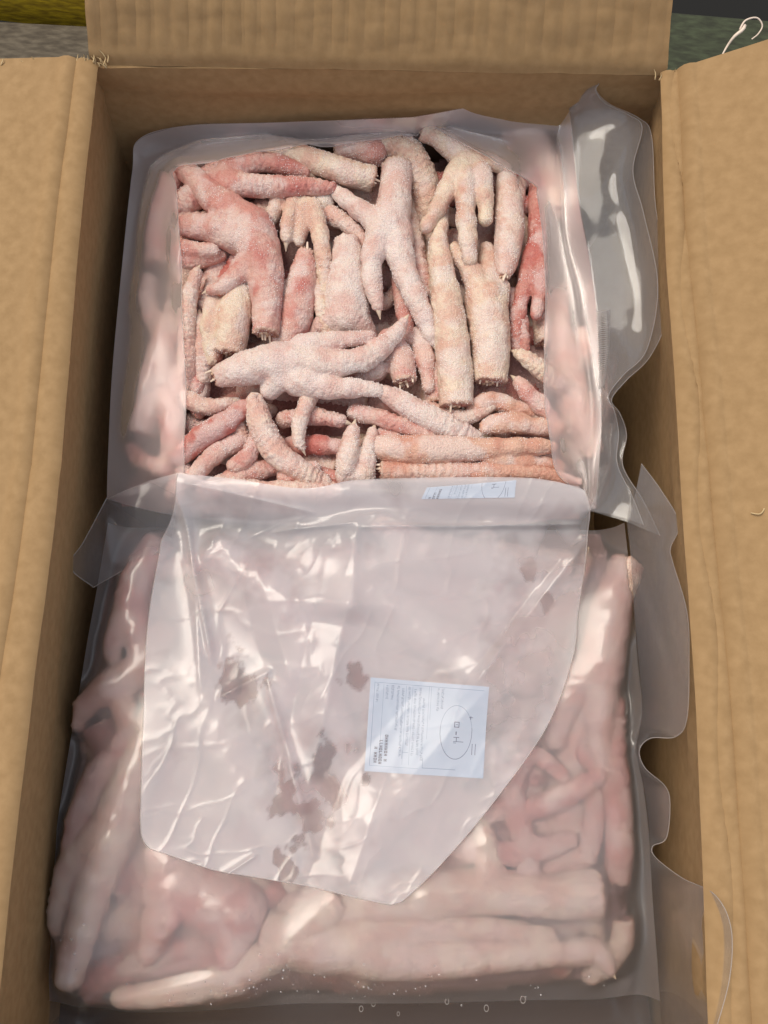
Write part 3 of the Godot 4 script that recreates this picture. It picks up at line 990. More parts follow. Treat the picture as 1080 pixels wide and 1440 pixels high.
	foot("long peach foot stretched flat along the bottom right of the window", "peach", 0.05, 0.15, [["s", [Vector4(-0.80, 17.73, -13.80, 0.67), Vector4(1.19, 18.19, -13.50, 0.81), Vector4(3.56, 18.29, -13.47, 0.81), Vector4(5.55, 18.27, -13.47, 0.63)]], ["t", [Vector4(5.54, 18.31, -13.46, 0.59), Vector4(7.50, 18.48, -13.58, 0.52), Vector4(9.41, 18.40, -13.60, 0.40)]], ["t", [Vector4(5.96, 18.05, -13.00, 0.55), Vector4(7.94, 18.06, -12.80, 0.44), Vector4(9.98, 17.73, -12.68, 0.37)]]], g)
	foot("peach toes of round knobbly pads above the long peach foot", "peach", 0.0, 0.0, [["t", [Vector4(5.80, 18.08, -14.86, 0.52), Vector4(7.20, 18.17, -15.09, 0.63), Vector4(8.39, 18.18, -14.83, 0.52), Vector4(9.82, 18.02, -14.80, 0.48)]], ["t", [Vector4(5.07, 17.71, -16.04, 0.49), Vector4(6.08, 17.84, -16.47, 0.56), Vector4(7.30, 17.71, -16.17, 0.49), Vector4(8.97, 17.34, -15.74, 0.46)]]], g)
	foot("thin brownish pink foot along the very bottom of the window", "peach", 0.2, 0.9, [["s", [Vector4(-0.20, 17.88, -12.35, 0.52), Vector4(2.38, 18.01, -12.23, 0.59), Vector4(5.54, 18.05, -12.22, 0.55)]], ["t", [Vector4(5.54, 18.08, -12.21, 0.52), Vector4(8.32, 18.02, -12.23, 0.48), Vector4(10.78, 17.87, -11.70, 0.33)]]], g)
	foot("pink foot with a pale hollow shank cut off, left of the long upright foot", "pink", 0.08, 0.25, [["s", [Vector4(1.21, 18.13, -17.47, 0.67), Vector4(0.90, 17.87, -19.00, 0.83), Vector4(0.33, 17.23, -20.37, 0.77)]], ["t", [Vector4(2.07, 17.66, -20.63, 0.54), Vector4(2.38, 17.83, -19.01, 0.57), Vector4(2.56, 17.86, -17.27, 0.34)]], ["t", [Vector4(-0.41, 17.72, -18.41, 0.68), Vector4(-1.23, 17.39, -18.10, 0.61)]]], g)
	foot("reddish pink foot wedged low between the hollow shank and the long upright foot", "pink", 0.2, 0.2, [["s", [Vector4(3.13, 17.04, -16.71, 0.76), Vector4(2.89, 17.31, -18.57, 0.69), Vector4(2.52, 16.85, -20.53, 0.55)]]], g)
	foot("cream ridged toe with a broad pink nail pointing left at the window's right edge", "cream", 0.02, 0.9, [["c", [Vector4(10.62, 17.63, -17.36, 0.57), Vector4(9.25, 18.10, -18.04, 0.60), Vector4(8.20, 18.25, -18.84, 0.45), Vector4(7.67, 18.10, -19.25, 0.30)]]], g)
	foot("pinkish toe with a flat nail pointing up left, just below the cream ridged toe", "pink", 0.1, 0.3, [["c", [Vector4(10.18, 17.27, -15.04, 0.53), Vector4(8.88, 17.94, -16.18, 0.56), Vector4(7.99, 18.15, -17.04, 0.45), Vector4(7.62, 18.06, -17.54, 0.34)]]], g)
	foot("dark pink foot lying low across the hollow under the red foot's toes", "red", 0.1, 0.2, [["s", [Vector4(7.74, 15.76, -21.10, 0.64), Vector4(9.00, 16.00, -21.27, 0.60), Vector4(10.76, 15.84, -21.53, 0.56)]]], g)
	foot("reddish raw strip of a foot showing between the two middle feet", "red", 0.5, 0.1, [["s", [Vector4(2.13, 16.92, -24.38, 0.48), Vector4(2.53, 17.29, -23.73, 0.51), Vector4(2.70, 17.05, -22.71, 0.55), Vector4(2.55, 16.53, -21.36, 0.47)]]], g)

	foot("thin pale toe tucked beneath the pinkish white foot's left toe", "pale", 0.1, 0.9, [["c", [Vector4(-3.34, 17.65, -28.42, 0.55), Vector4(-2.12, 17.90, -27.42, 0.50), Vector4(-1.10, 17.82, -26.35, 0.38)]]], g)
	foot("pair of thin pink toes low between the pinkish white foot and the long upright foot", "pink", 0.2, 0.9, [["t", [Vector4(1.50, 17.25, -27.24, 0.55), Vector4(2.11, 17.70, -25.03, 0.50), Vector4(2.51, 17.63, -23.24, 0.37)]], ["c", [Vector4(0.85, 17.30, -24.42, 0.50), Vector4(1.17, 17.61, -21.99, 0.49), Vector4(1.57, 17.53, -20.33, 0.37)]]], g)
	foot("slim cream toe squeezed between the drooping toes and the large knuckled shank", "cream", 0.0, 1.0, [["c", [Vector4(-3.99, 17.60, -23.80, 0.50), Vector4(-3.48, 17.91, -21.85, 0.49), Vector4(-3.22, 17.73, -20.33, 0.37)]]], g)
	foot("short pink clawed toe in the gap left of the streaked shank", "pink", 0.2, 0.9, [["c", [Vector4(-6.33, 17.06, -19.55, 0.54), Vector4(-6.13, 17.61, -20.65, 0.49), Vector4(-5.86, 17.79, -22.35, 0.41), Vector4(-5.70, 17.67, -23.77, 0.33)]]], g)
	foot("narrow pale toes standing beside the torn bony stump at the left", "pale", 0.1, 0.9, [["c", [Vector4(-10.43, 17.47, -18.07, 0.53), Vector4(-10.52, 17.81, -19.68, 0.49), Vector4(-10.70, 17.89, -21.41, 0.41)]], ["t", [Vector4(-10.15, 17.26, -23.98, 0.54), Vector4(-10.46, 17.50, -22.49, 0.50)]]], g)
	foot("pale clawed toe under the tip of the long upright foot's cut end", "pale", 0.05, 0.9, [["c", [Vector4(2.45, 17.27, -16.19, 0.53), Vector4(4.04, 17.68, -15.42, 0.52), Vector4(5.48, 17.90, -15.77, 0.40), Vector4(6.49, 17.78, -16.57, 0.32)]]], g)
	foot("pinkish toe with its claw towards the pair of stubby upright toes", "pink", 0.1, 1.0, [["c", [Vector4(-5.71, 17.28, -15.55, 0.52), Vector4(-4.05, 17.68, -15.63, 0.52), Vector4(-2.49, 17.90, -15.26, 0.40)]], ["t", [Vector4(0.00, 17.58, -14.52, 0.52), Vector4(0.80, 17.93, -13.99, 0.47)]]], g)
	foot("small pale toes in the hollow below the big sideways foot's cut end", "pale", 0.1, 0.8, [["c", [Vector4(-11.31, 17.68, -16.70, 0.52), Vector4(-10.09, 17.92, -16.10, 0.48), Vector4(-8.89, 17.94, -16.35, 0.36)]], ["t", [Vector4(-8.56, 17.48, -16.34, 0.52), Vector4(-8.30, 17.52, -15.04, 0.48), Vector4(-7.67, 17.36, -13.41, 0.44)]]], g)
	foot("pair of thin reddish toes between the thick pale foot and the red foot", "red", 0.1, 0.8, [["c", [Vector4(7.62, 17.10, -23.37, 0.50), Vector4(7.99, 17.51, -21.36, 0.49), Vector4(8.15, 17.43, -19.40, 0.37)]], ["t", [Vector4(6.97, 16.80, -28.94, 0.60), Vector4(8.60, 17.04, -29.27, 0.56)]]], g)
	foot("pink toes pressed up against the film at the far edge of the window", "pink", 0.25, 0.8, [["c", [Vector4(-10.70, 18.09, -30.76, 0.51), Vector4(-9.01, 18.15, -31.63, 0.55), Vector4(-7.12, 17.97, -31.95, 0.43)]], ["t", [Vector4(4.35, 17.84, -33.31, 0.56), Vector4(5.87, 18.05, -32.58, 0.55), Vector4(7.11, 17.97, -31.75, 0.43)]]], g)
	foot("pale ribbed toe lying along the bottom left edge of the window", "pale", 0.05, 1.0, [["c", [Vector4(-2.78, 17.69, -11.25, 0.51), Vector4(-4.74, 17.95, -11.19, 0.55), Vector4(-7.10, 17.99, -11.26, 0.51), Vector4(-9.10, 17.95, -11.76, 0.35)]]], g)
	foot("pink ribbed toe in front of the arched toe at the lower left", "pink", 0.15, 1.0, [["c", [Vector4(-8.32, 18.09, -12.58, 0.51), Vector4(-7.55, 18.09, -13.20, 0.51), Vector4(-7.13, 17.94, -14.49, 0.36)]], ["t", [Vector4(-5.57, 17.73, -11.98, 0.47), Vector4(-3.98, 17.83, -12.45, 0.47)]]], g)

func feet_in_upper_margins() -> void:
	var g := "feet behind the upper bag's uncut film"
	foot("pale foot seen dimly behind the film of the upper bag's left margin", "pale", 0.05, 0.3, [["s", [Vector4(-14.08, 17.10, -14.75, 0.80), Vector4(-13.47, 17.37, -17.45, 0.93), Vector4(-12.84, 17.32, -20.78, 0.98)]], ["t", [Vector4(-12.79, 17.48, -20.70, 0.82), Vector4(-12.33, 17.48, -22.95, 0.62), Vector4(-12.77, 17.24, -25.38, 0.46)]], ["t", [Vector4(-12.89, 17.36, -20.31, 0.74), Vector4(-14.07, 17.32, -22.58, 0.58), Vector4(-14.26, 17.04, -24.55, 0.46)]]], g, 0.2)
	foot("pink foot behind the film low in the upper bag's left margin", "pink", 0.3, 0.3, [["s", [Vector4(-12.08, 17.39, -12.98, 0.71), Vector4(-12.18, 17.50, -15.48, 0.80), Vector4(-13.31, 16.88, -18.30, 0.82)]], ["t", [Vector4(-12.43, 17.47, -12.54, 0.63), Vector4(-13.76, 17.14, -13.05, 0.56), Vector4(-14.77, 16.65, -14.04, 0.45)]]], g, 0.2)
	foot("dim pink foot behind the film high in the upper bag's left margin", "pink", 0.3, 0.3, [["s", [Vector4(-13.92, 16.94, -25.54, 0.76), Vector4(-13.75, 17.05, -28.31, 0.85), Vector4(-13.06, 17.25, -30.84, 0.85)]], ["t", [Vector4(-13.03, 17.33, -30.78, 0.77), Vector4(-10.91, 17.50, -32.62, 0.60), Vector4(-8.77, 17.42, -33.66, 0.48)]]], g, 0.2)
	foot("cream foot arching behind the film at the upper bag's top right corner", "cream", 0.1, 0.2, [["s", [Vector4(10.40, 17.05, -28.79, 0.85), Vector4(10.23, 17.40, -31.71, 0.90), Vector4(8.98, 17.54, -33.82, 0.86), Vector4(7.07, 17.32, -34.88, 0.78)]], ["t", [Vector4(7.05, 17.41, -34.82, 0.69), Vector4(5.32, 17.17, -35.09, 0.53)]]], g, 0.2)
	foot("pale foot behind the film down the upper bag's right margin", "pale", 0.1, 0.3, [["s", [Vector4(11.92, 16.49, -13.66, 0.81), Vector4(11.25, 17.22, -16.00, 0.88), Vector4(10.78, 17.21, -19.05, 0.89)]], ["t", [Vector4(10.76, 17.29, -19.02, 0.81), Vector4(10.47, 17.28, -21.69, 0.62), Vector4(10.85, 17.00, -24.11, 0.50)]], ["t", [Vector4(10.93, 17.37, -18.54, 0.73), Vector4(12.27, 16.72, -21.50, 0.58)]]], g, 0.2)


func feet_in_lower_bag() -> void:
	var g := "feet behind the lower bag's frosted film"
	foot("mauve pink foot standing along the lower bag's right edge beside its sealed margin", "pink", 0.1, 0.2, [["s", [Vector4(11.88, 17.12, 9.29, 0.68), Vector4(12.07, 17.35, 6.83, 0.75), Vector4(12.00, 17.31, 4.37, 0.79)]], ["t", [Vector4(11.99, 17.35, 4.37, 0.75), Vector4(12.09, 17.43, 2.20, 0.57), Vector4(12.43, 17.38, 0.37, 0.42)]], ["t", [Vector4(11.92, 17.31, 4.37, 0.69), Vector4(10.48, 17.39, 2.93, 0.51)]]], g, 0.15)
	foot("pale stub of a shank in the lower bag's near right corner", "cream", 0.1, 0.2, [["s", [Vector4(12.02, 17.19, 10.97, 0.61), Vector4(11.79, 17.19, 12.30, 0.61), Vector4(10.44, 16.85, 13.55, 0.55)]]], g, 0.15)
	foot("pink toes crossing beside the flap's lower right edge", "pink", 0.1, 0.3, [["t", [Vector4(3.66, 17.48, 7.50, 0.62), Vector4(5.84, 17.52, 7.84, 0.68), Vector4(8.39, 17.58, 7.49, 0.62), Vector4(9.50, 17.57, 7.15, 0.43)]], ["t", [Vector4(4.43, 17.33, 6.13, 0.57), Vector4(5.89, 17.54, 5.76, 0.56), Vector4(7.07, 17.36, 4.36, 0.44)]]], g, 0.15)
	foot("large cream shank lying crosswise near the lower right of the lower bag", "cream", 0.0, 0.1, [["s", [Vector4(10.87, 17.39, 9.74, 1.21), Vector4(8.30, 17.57, 9.80, 1.03), Vector4(5.43, 17.51, 9.62, 1.09), Vector4(2.17, 17.53, 9.74, 1.27)]], ["p", [Vector4(2.17, 17.53, 9.74, 1.27), Vector4(0.00, 17.37, 9.98, 1.33)]], ["t", [Vector4(5.41, 17.81, 8.98, 0.79), Vector4(5.16, 17.84, 7.10, 0.56), Vector4(4.85, 17.62, 5.75, 0.38)]], ["t", [Vector4(0.00, 17.49, 9.96, 1.21), Vector4(-2.89, 17.35, 10.59, 0.85), Vector4(-5.06, 17.19, 11.30, 0.61)]]], g, 0.15)
	foot("pinkish foot with long pale toes along the bottom right of the lower bag", "cream", 0.1, 0.3, [["s", [Vector4(-6.10, 17.46, 11.57, 1.14), Vector4(-3.57, 17.55, 12.04, 1.25), Vector4(-1.07, 17.55, 12.20, 1.25)]], ["t", [Vector4(-1.43, 17.68, 11.68, 1.02), Vector4(1.78, 17.82, 11.41, 0.78), Vector4(4.98, 17.84, 11.31, 0.66), Vector4(8.20, 17.71, 11.67, 0.49)]], ["t", [Vector4(-1.07, 17.62, 12.51, 1.08), Vector4(2.83, 17.76, 12.74, 0.84), Vector4(6.39, 17.68, 12.50, 0.72), Vector4(9.26, 17.60, 12.39, 0.60)]], ["c", [Vector4(9.28, 17.48, 12.42, 0.72), Vector4(10.61, 17.60, 12.36, 0.60), Vector4(11.25, 17.70, 13.21, 0.30)]]], g, 0.15)
	foot("cream foot running down the left side of the lower bag", "cream", 0.05, 0.1, [["s", [Vector4(-11.96, 17.51, 0.74, 0.89), Vector4(-12.74, 17.74, 3.62, 1.06), Vector4(-13.89, 17.68, 7.13, 1.22)]], ["t", [Vector4(-13.88, 17.74, 7.12, 1.16), Vector4(-14.86, 17.75, 10.50, 0.85), Vector4(-15.64, 17.54, 13.51, 0.66)]], ["t", [Vector4(-14.14, 17.66, 6.79, 1.04), Vector4(-16.01, 17.46, 8.54, 0.74), Vector4(-16.47, 17.31, 11.27, 0.49)]]], g, 0.15)
	foot("pink foot against the left edge of the lower bag", "pink", 0.3, 0.3, [["s", [Vector4(-14.76, 17.33, 10.93, 0.67), Vector4(-15.81, 17.19, 7.20, 0.81), Vector4(-14.76, 17.38, 4.01, 0.82)]], ["t", [Vector4(-14.73, 17.45, 4.00, 0.75), Vector4(-13.22, 17.77, 1.82, 0.63)]]], g, 0.15)
	foot("pink and cream foot at the lower bag's upper left, toes pointing down", "pink", 0.15, 0.2, [["s", [Vector4(-12.48, 17.20, -8.52, 0.80), Vector4(-13.47, 17.54, -6.28, 0.86), Vector4(-13.75, 17.59, -4.14, 0.91)]], ["t", [Vector4(-13.74, 17.65, -4.14, 0.85), Vector4(-14.47, 17.61, -2.81, 0.59), Vector4(-14.27, 17.38, -1.68, 0.42)]], ["t", [Vector4(-13.32, 17.72, -3.94, 0.78), Vector4(-12.97, 17.82, -1.85, 0.58)]]], g, 0.15)
	foot("peach foot with knobbly toes left of the folded flap", "peach", 0.1, 0.1, [["s", [Vector4(-11.60, 17.48, -3.77, 0.72), Vector4(-12.83, 17.63, -1.67, 0.87), Vector4(-14.36, 17.60, -0.56, 0.90)]], ["t", [Vector4(-14.34, 17.67, -0.55, 0.83), Vector4(-15.74, 17.36, 0.37, 0.64), Vector4(-16.23, 17.15, 1.30, 0.45)]], ["t", [Vector4(-13.88, 17.70, 0.00, 0.70), Vector4(-13.21, 17.69, 2.19, 0.51)]]], g, 0.15)
	foot("broad pinkish foot spread at the lower left of the lower bag", "pink", 0.05, 0.1, [["s", [Vector4(-11.44, 17.56, 7.15, 1.04), Vector4(-10.23, 17.45, 9.22, 1.45), Vector4(-7.58, 17.38, 10.58, 1.62)]], ["t", [Vector4(-10.94, 17.69, 9.17, 1.21), Vector4(-11.25, 17.86, 11.14, 0.84), Vector4(-11.73, 17.66, 12.50, 0.54)]], ["c", [Vector4(-10.99, 17.78, 7.80, 0.92), Vector4(-10.36, 18.40, 10.02, 0.60), Vector4(-10.85, 18.44, 11.32, 0.36)]], ["t", [Vector4(-7.17, 17.68, 10.52, 1.32), Vector4(-7.60, 17.92, 12.43, 0.78), Vector4(-8.03, 17.84, 13.49, 0.36)]]], g, 0.15)
	foot("cream toe slanting along the bottom left of the lower bag", "cream", 0.0, 0.1, [["s", [Vector4(-2.15, 17.81, 9.89, 0.79), Vector4(-4.61, 17.90, 11.78, 0.90), Vector4(-7.41, 17.77, 13.45, 0.83)]], ["t", [Vector4(-7.40, 17.82, 13.43, 0.78), Vector4(-10.35, 17.54, 14.22, 0.66), Vector4(-13.10, 17.11, 14.62, 0.49)]]], g, 0.15)
	foot("pink foot of thin toes right of the folded flap's lower edge", "pink", 0.05, 0.2, [["s", [Vector4(7.35, 17.32, 9.25, 0.68), Vector4(7.14, 17.52, 7.15, 0.68), Vector4(6.49, 17.45, 4.71, 0.75)]], ["t", [Vector4(6.47, 17.57, 4.70, 0.63), Vector4(7.63, 17.69, 2.91, 0.51), Vector4(9.25, 17.69, 3.98, 0.41)]], ["t", [Vector4(6.65, 17.51, 5.06, 0.69), Vector4(5.60, 17.49, 2.92, 0.51)]]], g, 0.15)
	foot("pink toe pointing at the right edge of the lower bag", "pink", 0.05, 0.3, [["t", [Vector4(7.37, 17.54, 5.76, 0.56), Vector4(9.57, 17.78, 4.85, 0.62), Vector4(11.12, 17.92, 3.96, 0.38)]], ["s", [Vector4(10.31, 16.97, 8.28, 0.63), Vector4(10.75, 17.38, 6.48, 0.62), Vector4(10.92, 17.43, 5.07, 0.57)]]], g, 0.15)
	foot("pinkish cream foot at the lower bag's upper right", "pale", 0.25, 0.2, [["s", [Vector4(13.62, 17.13, -7.33, 0.87), Vector4(12.44, 17.36, -4.94, 1.04), Vector4(11.67, 17.44, -1.87, 1.16)]], ["t", [Vector4(11.65, 17.51, -1.87, 1.09), Vector4(11.29, 17.57, 1.10, 0.83), Vector4(11.43, 17.43, 3.29, 0.57)]], ["t", [Vector4(11.87, 17.47, -2.25, 1.03), Vector4(9.83, 17.57, 0.00, 0.83), Vector4(9.01, 17.43, 2.20, 0.57)]]], g, 0.15)
	foot("pale foot under the folded flap, right of its label", "pale", 0.1, 0.2, [["s", [Vector4(-0.78, 17.35, -5.72, 1.05), Vector4(2.31, 17.50, -3.38, 1.10), Vector4(4.97, 17.44, -1.87, 1.16)]], ["t", [Vector4(4.96, 17.51, -1.87, 1.09), Vector4(7.58, 17.63, -0.74, 0.77)]], ["t", [Vector4(4.96, 17.51, -1.87, 1.09), Vector4(5.67, 17.43, 0.74, 0.77)]]], g, 0.15)
	foot("cream foot under the folded flap's lower left", "cream", 0.05, 0.2, [["s", [Vector4(-10.75, 17.43, -1.87, 0.97), Vector4(-8.65, 17.53, 1.47, 1.07), Vector4(-7.05, 17.48, 4.35, 1.12)]], ["t", [Vector4(-7.04, 17.54, 4.35, 1.06), Vector4(-5.46, 17.76, 7.12, 0.74), Vector4(-4.69, 17.71, 9.17, 0.49)]], ["t", [Vector4(-7.23, 17.54, 4.35, 1.06), Vector4(-9.17, 17.66, 6.09, 0.74)]]], g, 0.15)
	foot("pink foot under the middle of the folded flap", "pink", 0.2, 0.2, [["s", [Vector4(-9.47, 17.20, -7.72, 1.00), Vector4(-6.24, 17.39, -5.71, 1.11), Vector4(-3.85, 17.34, -3.01, 1.16)]], ["t", [Vector4(-3.84, 17.47, -3.00, 1.03), Vector4(-2.63, 17.64, 0.74, 0.76), Vector4(-1.49, 17.53, 3.64, 0.57)]], ["t", [Vector4(-3.84, 17.47, -3.00, 1.03), Vector4(-5.30, 17.50, 0.00, 0.70)]]], g, 0.15)
	foot("peach foot under the folded flap below its label", "peach", 0.05, 0.2, [["s", [Vector4(4.54, 17.10, 1.85, 0.90), Vector4(2.24, 17.30, 4.01, 1.00), Vector4(0.00, 17.28, 6.14, 1.12)]], ["t", [Vector4(0.00, 17.41, 6.13, 0.99), Vector4(-2.56, 17.52, 7.15, 0.68)]], ["t", [Vector4(0.00, 17.35, 6.13, 1.05), Vector4(-1.46, 17.46, 8.54, 0.74)]]], g, 0.15)
	foot("pale foot under the top of the folded flap", "pale", 0.1, 0.2, [["s", [Vector4(10.26, 17.07, -6.94, 0.93), Vector4(6.29, 17.31, -7.30, 0.99), Vector4(2.76, 17.24, -7.71, 1.06)]], ["t", [Vector4(2.76, 17.31, -7.70, 0.99), Vector4(0.00, 17.33, -9.30, 0.67)]], ["t", [Vector4(2.76, 17.31, -7.70, 0.99), Vector4(-0.79, 17.33, -7.30, 0.67)]]], g, 0.15)



func filler_kinds() -> void:
	# the deeper layers of both bags: four poses, set out over the bags' floors
	var rng := RandomNumberGenerator.new()
	rng.seed = 5
	var poses := [
		["pink", [["s", [Vector4(-6, 0, 0.3, 1.0), Vector4(-3, 0, 0, 0.85), Vector4(0, 0, 0, 1.05)]], ["t", [Vector4(0, 0, 0, 0.9), Vector4(2, 0.1, -1.2, 0.65), Vector4(4, -0.1, -1.8, 0.45)]], ["c", [Vector4(0, 0, 0, 0.9), Vector4(2.5, 0.3, 0, 0.7), Vector4(5.2, 0, 0.2, 0.45)]], ["t", [Vector4(0, 0, 0, 0.9), Vector4(2, 0, 1.2, 0.62), Vector4(3.8, -0.2, 1.6, 0.42)]]]],
		["pale", [["s", [Vector4(-6, 0, -0.2, 1.05), Vector4(-3, 0.1, 0.2, 0.9), Vector4(0, 0, 0, 1.1)]], ["t", [Vector4(0, 0, 0, 0.9), Vector4(2.2, 0.2, -0.9, 0.7), Vector4(4.4, -0.3, -1.0, 0.45)]], ["c", [Vector4(0, 0, 0, 0.9), Vector4(2.4, 0.4, 0.5, 0.7), Vector4(4.8, 0.2, 1.0, 0.45)]], ["t", [Vector4(0, 0, 0, 0.8), Vector4(-0.8, 0.2, 1.6, 0.55), Vector4(-1.4, 0, 2.6, 0.4)]]]],
		["cream", [["s", [Vector4(-5.5, 0, 0, 1.0), Vector4(-3, 0.2, 0.1, 0.85), Vector4(0, 0, 0, 1.15)]], ["t", [Vector4(0, 0, 0, 0.9), Vector4(1.8, 0.4, 1.4, 0.66), Vector4(3.0, 0.1, 2.8, 0.45)]], ["t", [Vector4(0, 0, 0, 0.9), Vector4(2.3, 0.3, -0.3, 0.7), Vector4(4.9, 0.2, -0.9, 0.45)]]]],
		["red", [["s", [Vector4(-5.8, 0, 0.1, 0.95), Vector4(-3, 0.1, -0.2, 0.85), Vector4(0, 0, 0, 1.05)]], ["t", [Vector4(0, 0, 0, 0.9), Vector4(2.1, 0.1, -1.3, 0.66), Vector4(3.6, 0, -2.4, 0.45)]], ["c", [Vector4(0, 0, 0, 0.9), Vector4(2.5, 0.3, 0.4, 0.7), Vector4(5, 0, 0.2, 0.45)]]]],
	]
	var places := []
	for r in 7:
		for c in 7:
			places.append([Vector3(lerpf(-0.118, 0.105, c / 6.0) + rng.randf_range(-0.012, 0.012), 0.162 + rng.randf_range(-0.007, 0.003), lerpf(-0.085, 0.122, r / 6.0) + rng.randf_range(-0.01, 0.01)), "in the lower bag"])
	for e in [[-0.135, -0.05], [-0.14, 0.0], [-0.145, 0.05], [-0.15, 0.09], [-0.12, 0.11], [-0.07, 0.125], [-0.02, 0.12], [0.04, 0.125], [0.09, 0.115], [0.12, 0.09], [-0.125, -0.08], [-0.10, 0.07], [-0.13, 0.03], [-0.08, 0.10], [0.11, 0.04], [0.105, -0.02], [0.10, -0.07], [-0.04, 0.11], [0.0, 0.13], [-0.15, 0.06]]:
		places.append([Vector3(e[0], 0.160, e[1]), "in the lower bag"])
	for r in 4:
		for c in 4:
			places.append([Vector3(lerpf(-0.09, 0.075, c / 3.0) + rng.randf_range(-0.015, 0.015), 0.143, lerpf(-0.07, 0.10, r / 3.0) + rng.randf_range(-0.01, 0.01)), "in the lower bag"])
	for r in 5:
		for c in 5:
			places.append([Vector3(lerpf(-0.10, 0.07, c / 4.0) + rng.randf_range(-0.01, 0.01), 0.157 + rng.randf_range(-0.008, 0.004), lerpf(-0.285, -0.125, r / 4.0) + rng.randf_range(-0.01, 0.01)), "in the upper bag"])
	for e in [[-0.125, -0.29, 1.4], [-0.127, -0.235, 1.6], [-0.128, -0.18, 1.5], [-0.13, -0.135, 1.7], [0.098, -0.26, 1.5], [0.112, -0.20, 1.6], [0.112, -0.14, 1.5], [-0.08, -0.312, 0.1], [-0.01, -0.316, 0.05], [0.06, -0.322, 0.1]]:
		places.append([Vector3(e[0], 0.168, e[1]), "beside the window in the upper bag", e[2]])
	var low_poly := PackedVector2Array()
	for p in [Vector3(-0.1456, 0.1700, -0.0916), Vector3(-0.1545, 0.1700, -0.0537), Vector3(-0.1623, 0.1700, 0.0000), Vector3(-0.1681, 0.1700, 0.0618), Vector3(-0.1698, 0.1700, 0.1135), Vector3(-0.1678, 0.1700, 0.1465), Vector3(-0.0143, 0.1700, 0.1472), Vector3(0.1072, 0.1700, 0.1439), Vector3(0.1273, 0.1700, 0.1367), Vector3(0.1281, 0.1700, 0.0653), Vector3(0.1266, 0.1700, 0.0075), Vector3(0.1265, 0.1700, -0.0576), Vector3(0.1257, 0.1700, -0.0916)]:
		low_poly.append(Vector2(p.x, p.z))
	var up_poly := PackedVector2Array()
	for p in [Vector3(-0.1491, 0.1700, -0.1142), Vector3(-0.1511, 0.1720, -0.1861), Vector3(-0.1491, 0.1720, -0.2539), Vector3(-0.1463, 0.1750, -0.3140), Vector3(-0.1404, 0.1800, -0.3251), Vector3(-0.0601, 0.1850, -0.3332), Vector3(0.0258, 0.1850, -0.3371), Vector3(0.0992, 0.1850, -0.3434), Vector3(0.1074, 0.1800, -0.3300), Vector3(0.1103, 0.1800, -0.2821), Vector3(0.1140, 0.1800, -0.2270), Vector3(0.1139, 0.1800, -0.1658), Vector3(0.1117, 0.1780, -0.1123)]:
		up_poly.append(Vector2(p.x, p.z))
	for kk in 8:
		var k := kk % 4
		var upper := kk > 3
		var spots: Array[Transform3D] = []
		var said := []
		for i in places.size():
			if i % 4 != k or upper != (places[i][0].z < -0.1):
				continue
			var q: Array = places[i]
			var p: Vector3 = q[0]
			var turn: float = rng.randf() * TAU if q.size() < 3 else q[2]
			var big := 1.12 if p.z > -0.1 else 1.0
			var t := Transform3D()
			var fits := false
			for go in 60:
				t = Transform3D(Basis.from_euler(Vector3(rng.randf_range(-0.4, 0.4), turn, rng.randf_range(-0.07, 0.07))).scaled(Vector3.ONE * big), p)
				fits = true
				for e in [Vector3(-0.068, 0, -0.008), Vector3(-0.068, 0, 0.008), Vector3(0.054, 0, 0.006), Vector3(0.04, 0, 0.022), Vector3(0.04, 0, -0.022)]:
					var w: Vector3 = t * e
					if not Geometry2D.is_point_in_polygon(Vector2(w.x, w.z), low_poly if p.z > -0.1 else up_poly):
						fits = false
				if fits:
					break
				turn = rng.randf() * TAU
				p = q[0] + Vector3(rng.randf_range(-0.03, 0.03), 0, rng.randf_range(-0.03, 0.03))
			if not fits:
				continue
			spots.append(t)
			var side := "left" if p.x < -0.05 else "right" if p.x > 0.04 else "middle"
			var far := "far" if p.z < (-0.21 if p.z < -0.1 else 0.0) else "near"
			said.append("%s chicken foot low %s, towards its %s %s" % [["pinkish", "pale", "cream", "reddish"][k], q[1], far, side + (" side" if side != "middle" else "")])
		var what: String = ["pinkish", "pale", "cream", "reddish"][k]
		jobs.append({"label": said[0], "labels": said, "tone": poses[k][0], "red": 0.3, "ridge": 0.9 if upper else 0.5, "chains": poses[k][1], "group": what + " feet deeper in the frozen pile", "cell": 0.12 if upper else 0.17, "frost": upper, "name": "chicken_foot", "spots": spots})


# ---------------------------------------------------------------- films
# the height at which a film comes to rest on what is inside: feet, then a membrane stretched between them
const GW := 150
const GH := 220
const GC := 0.0025


func at_cell(h: PackedFloat32Array, x: float, z: float) -> float:
	var fx := clampf((x + 0.19) / GC, 0.0, GW - 1.001)
	var fz := clampf((z + 0.365) / GC, 0.0, GH - 1.001)
	var i := int(fx)
	var j := int(fz)
	fx -= i
	fz -= j
	var a := lerpf(h[j * GW + i], h[j * GW + i + 1], fx)
	var b := lerpf(h[j * GW + GW + i], h[j * GW + GW + i + 1], fx)
	return lerpf(a, b, fz)


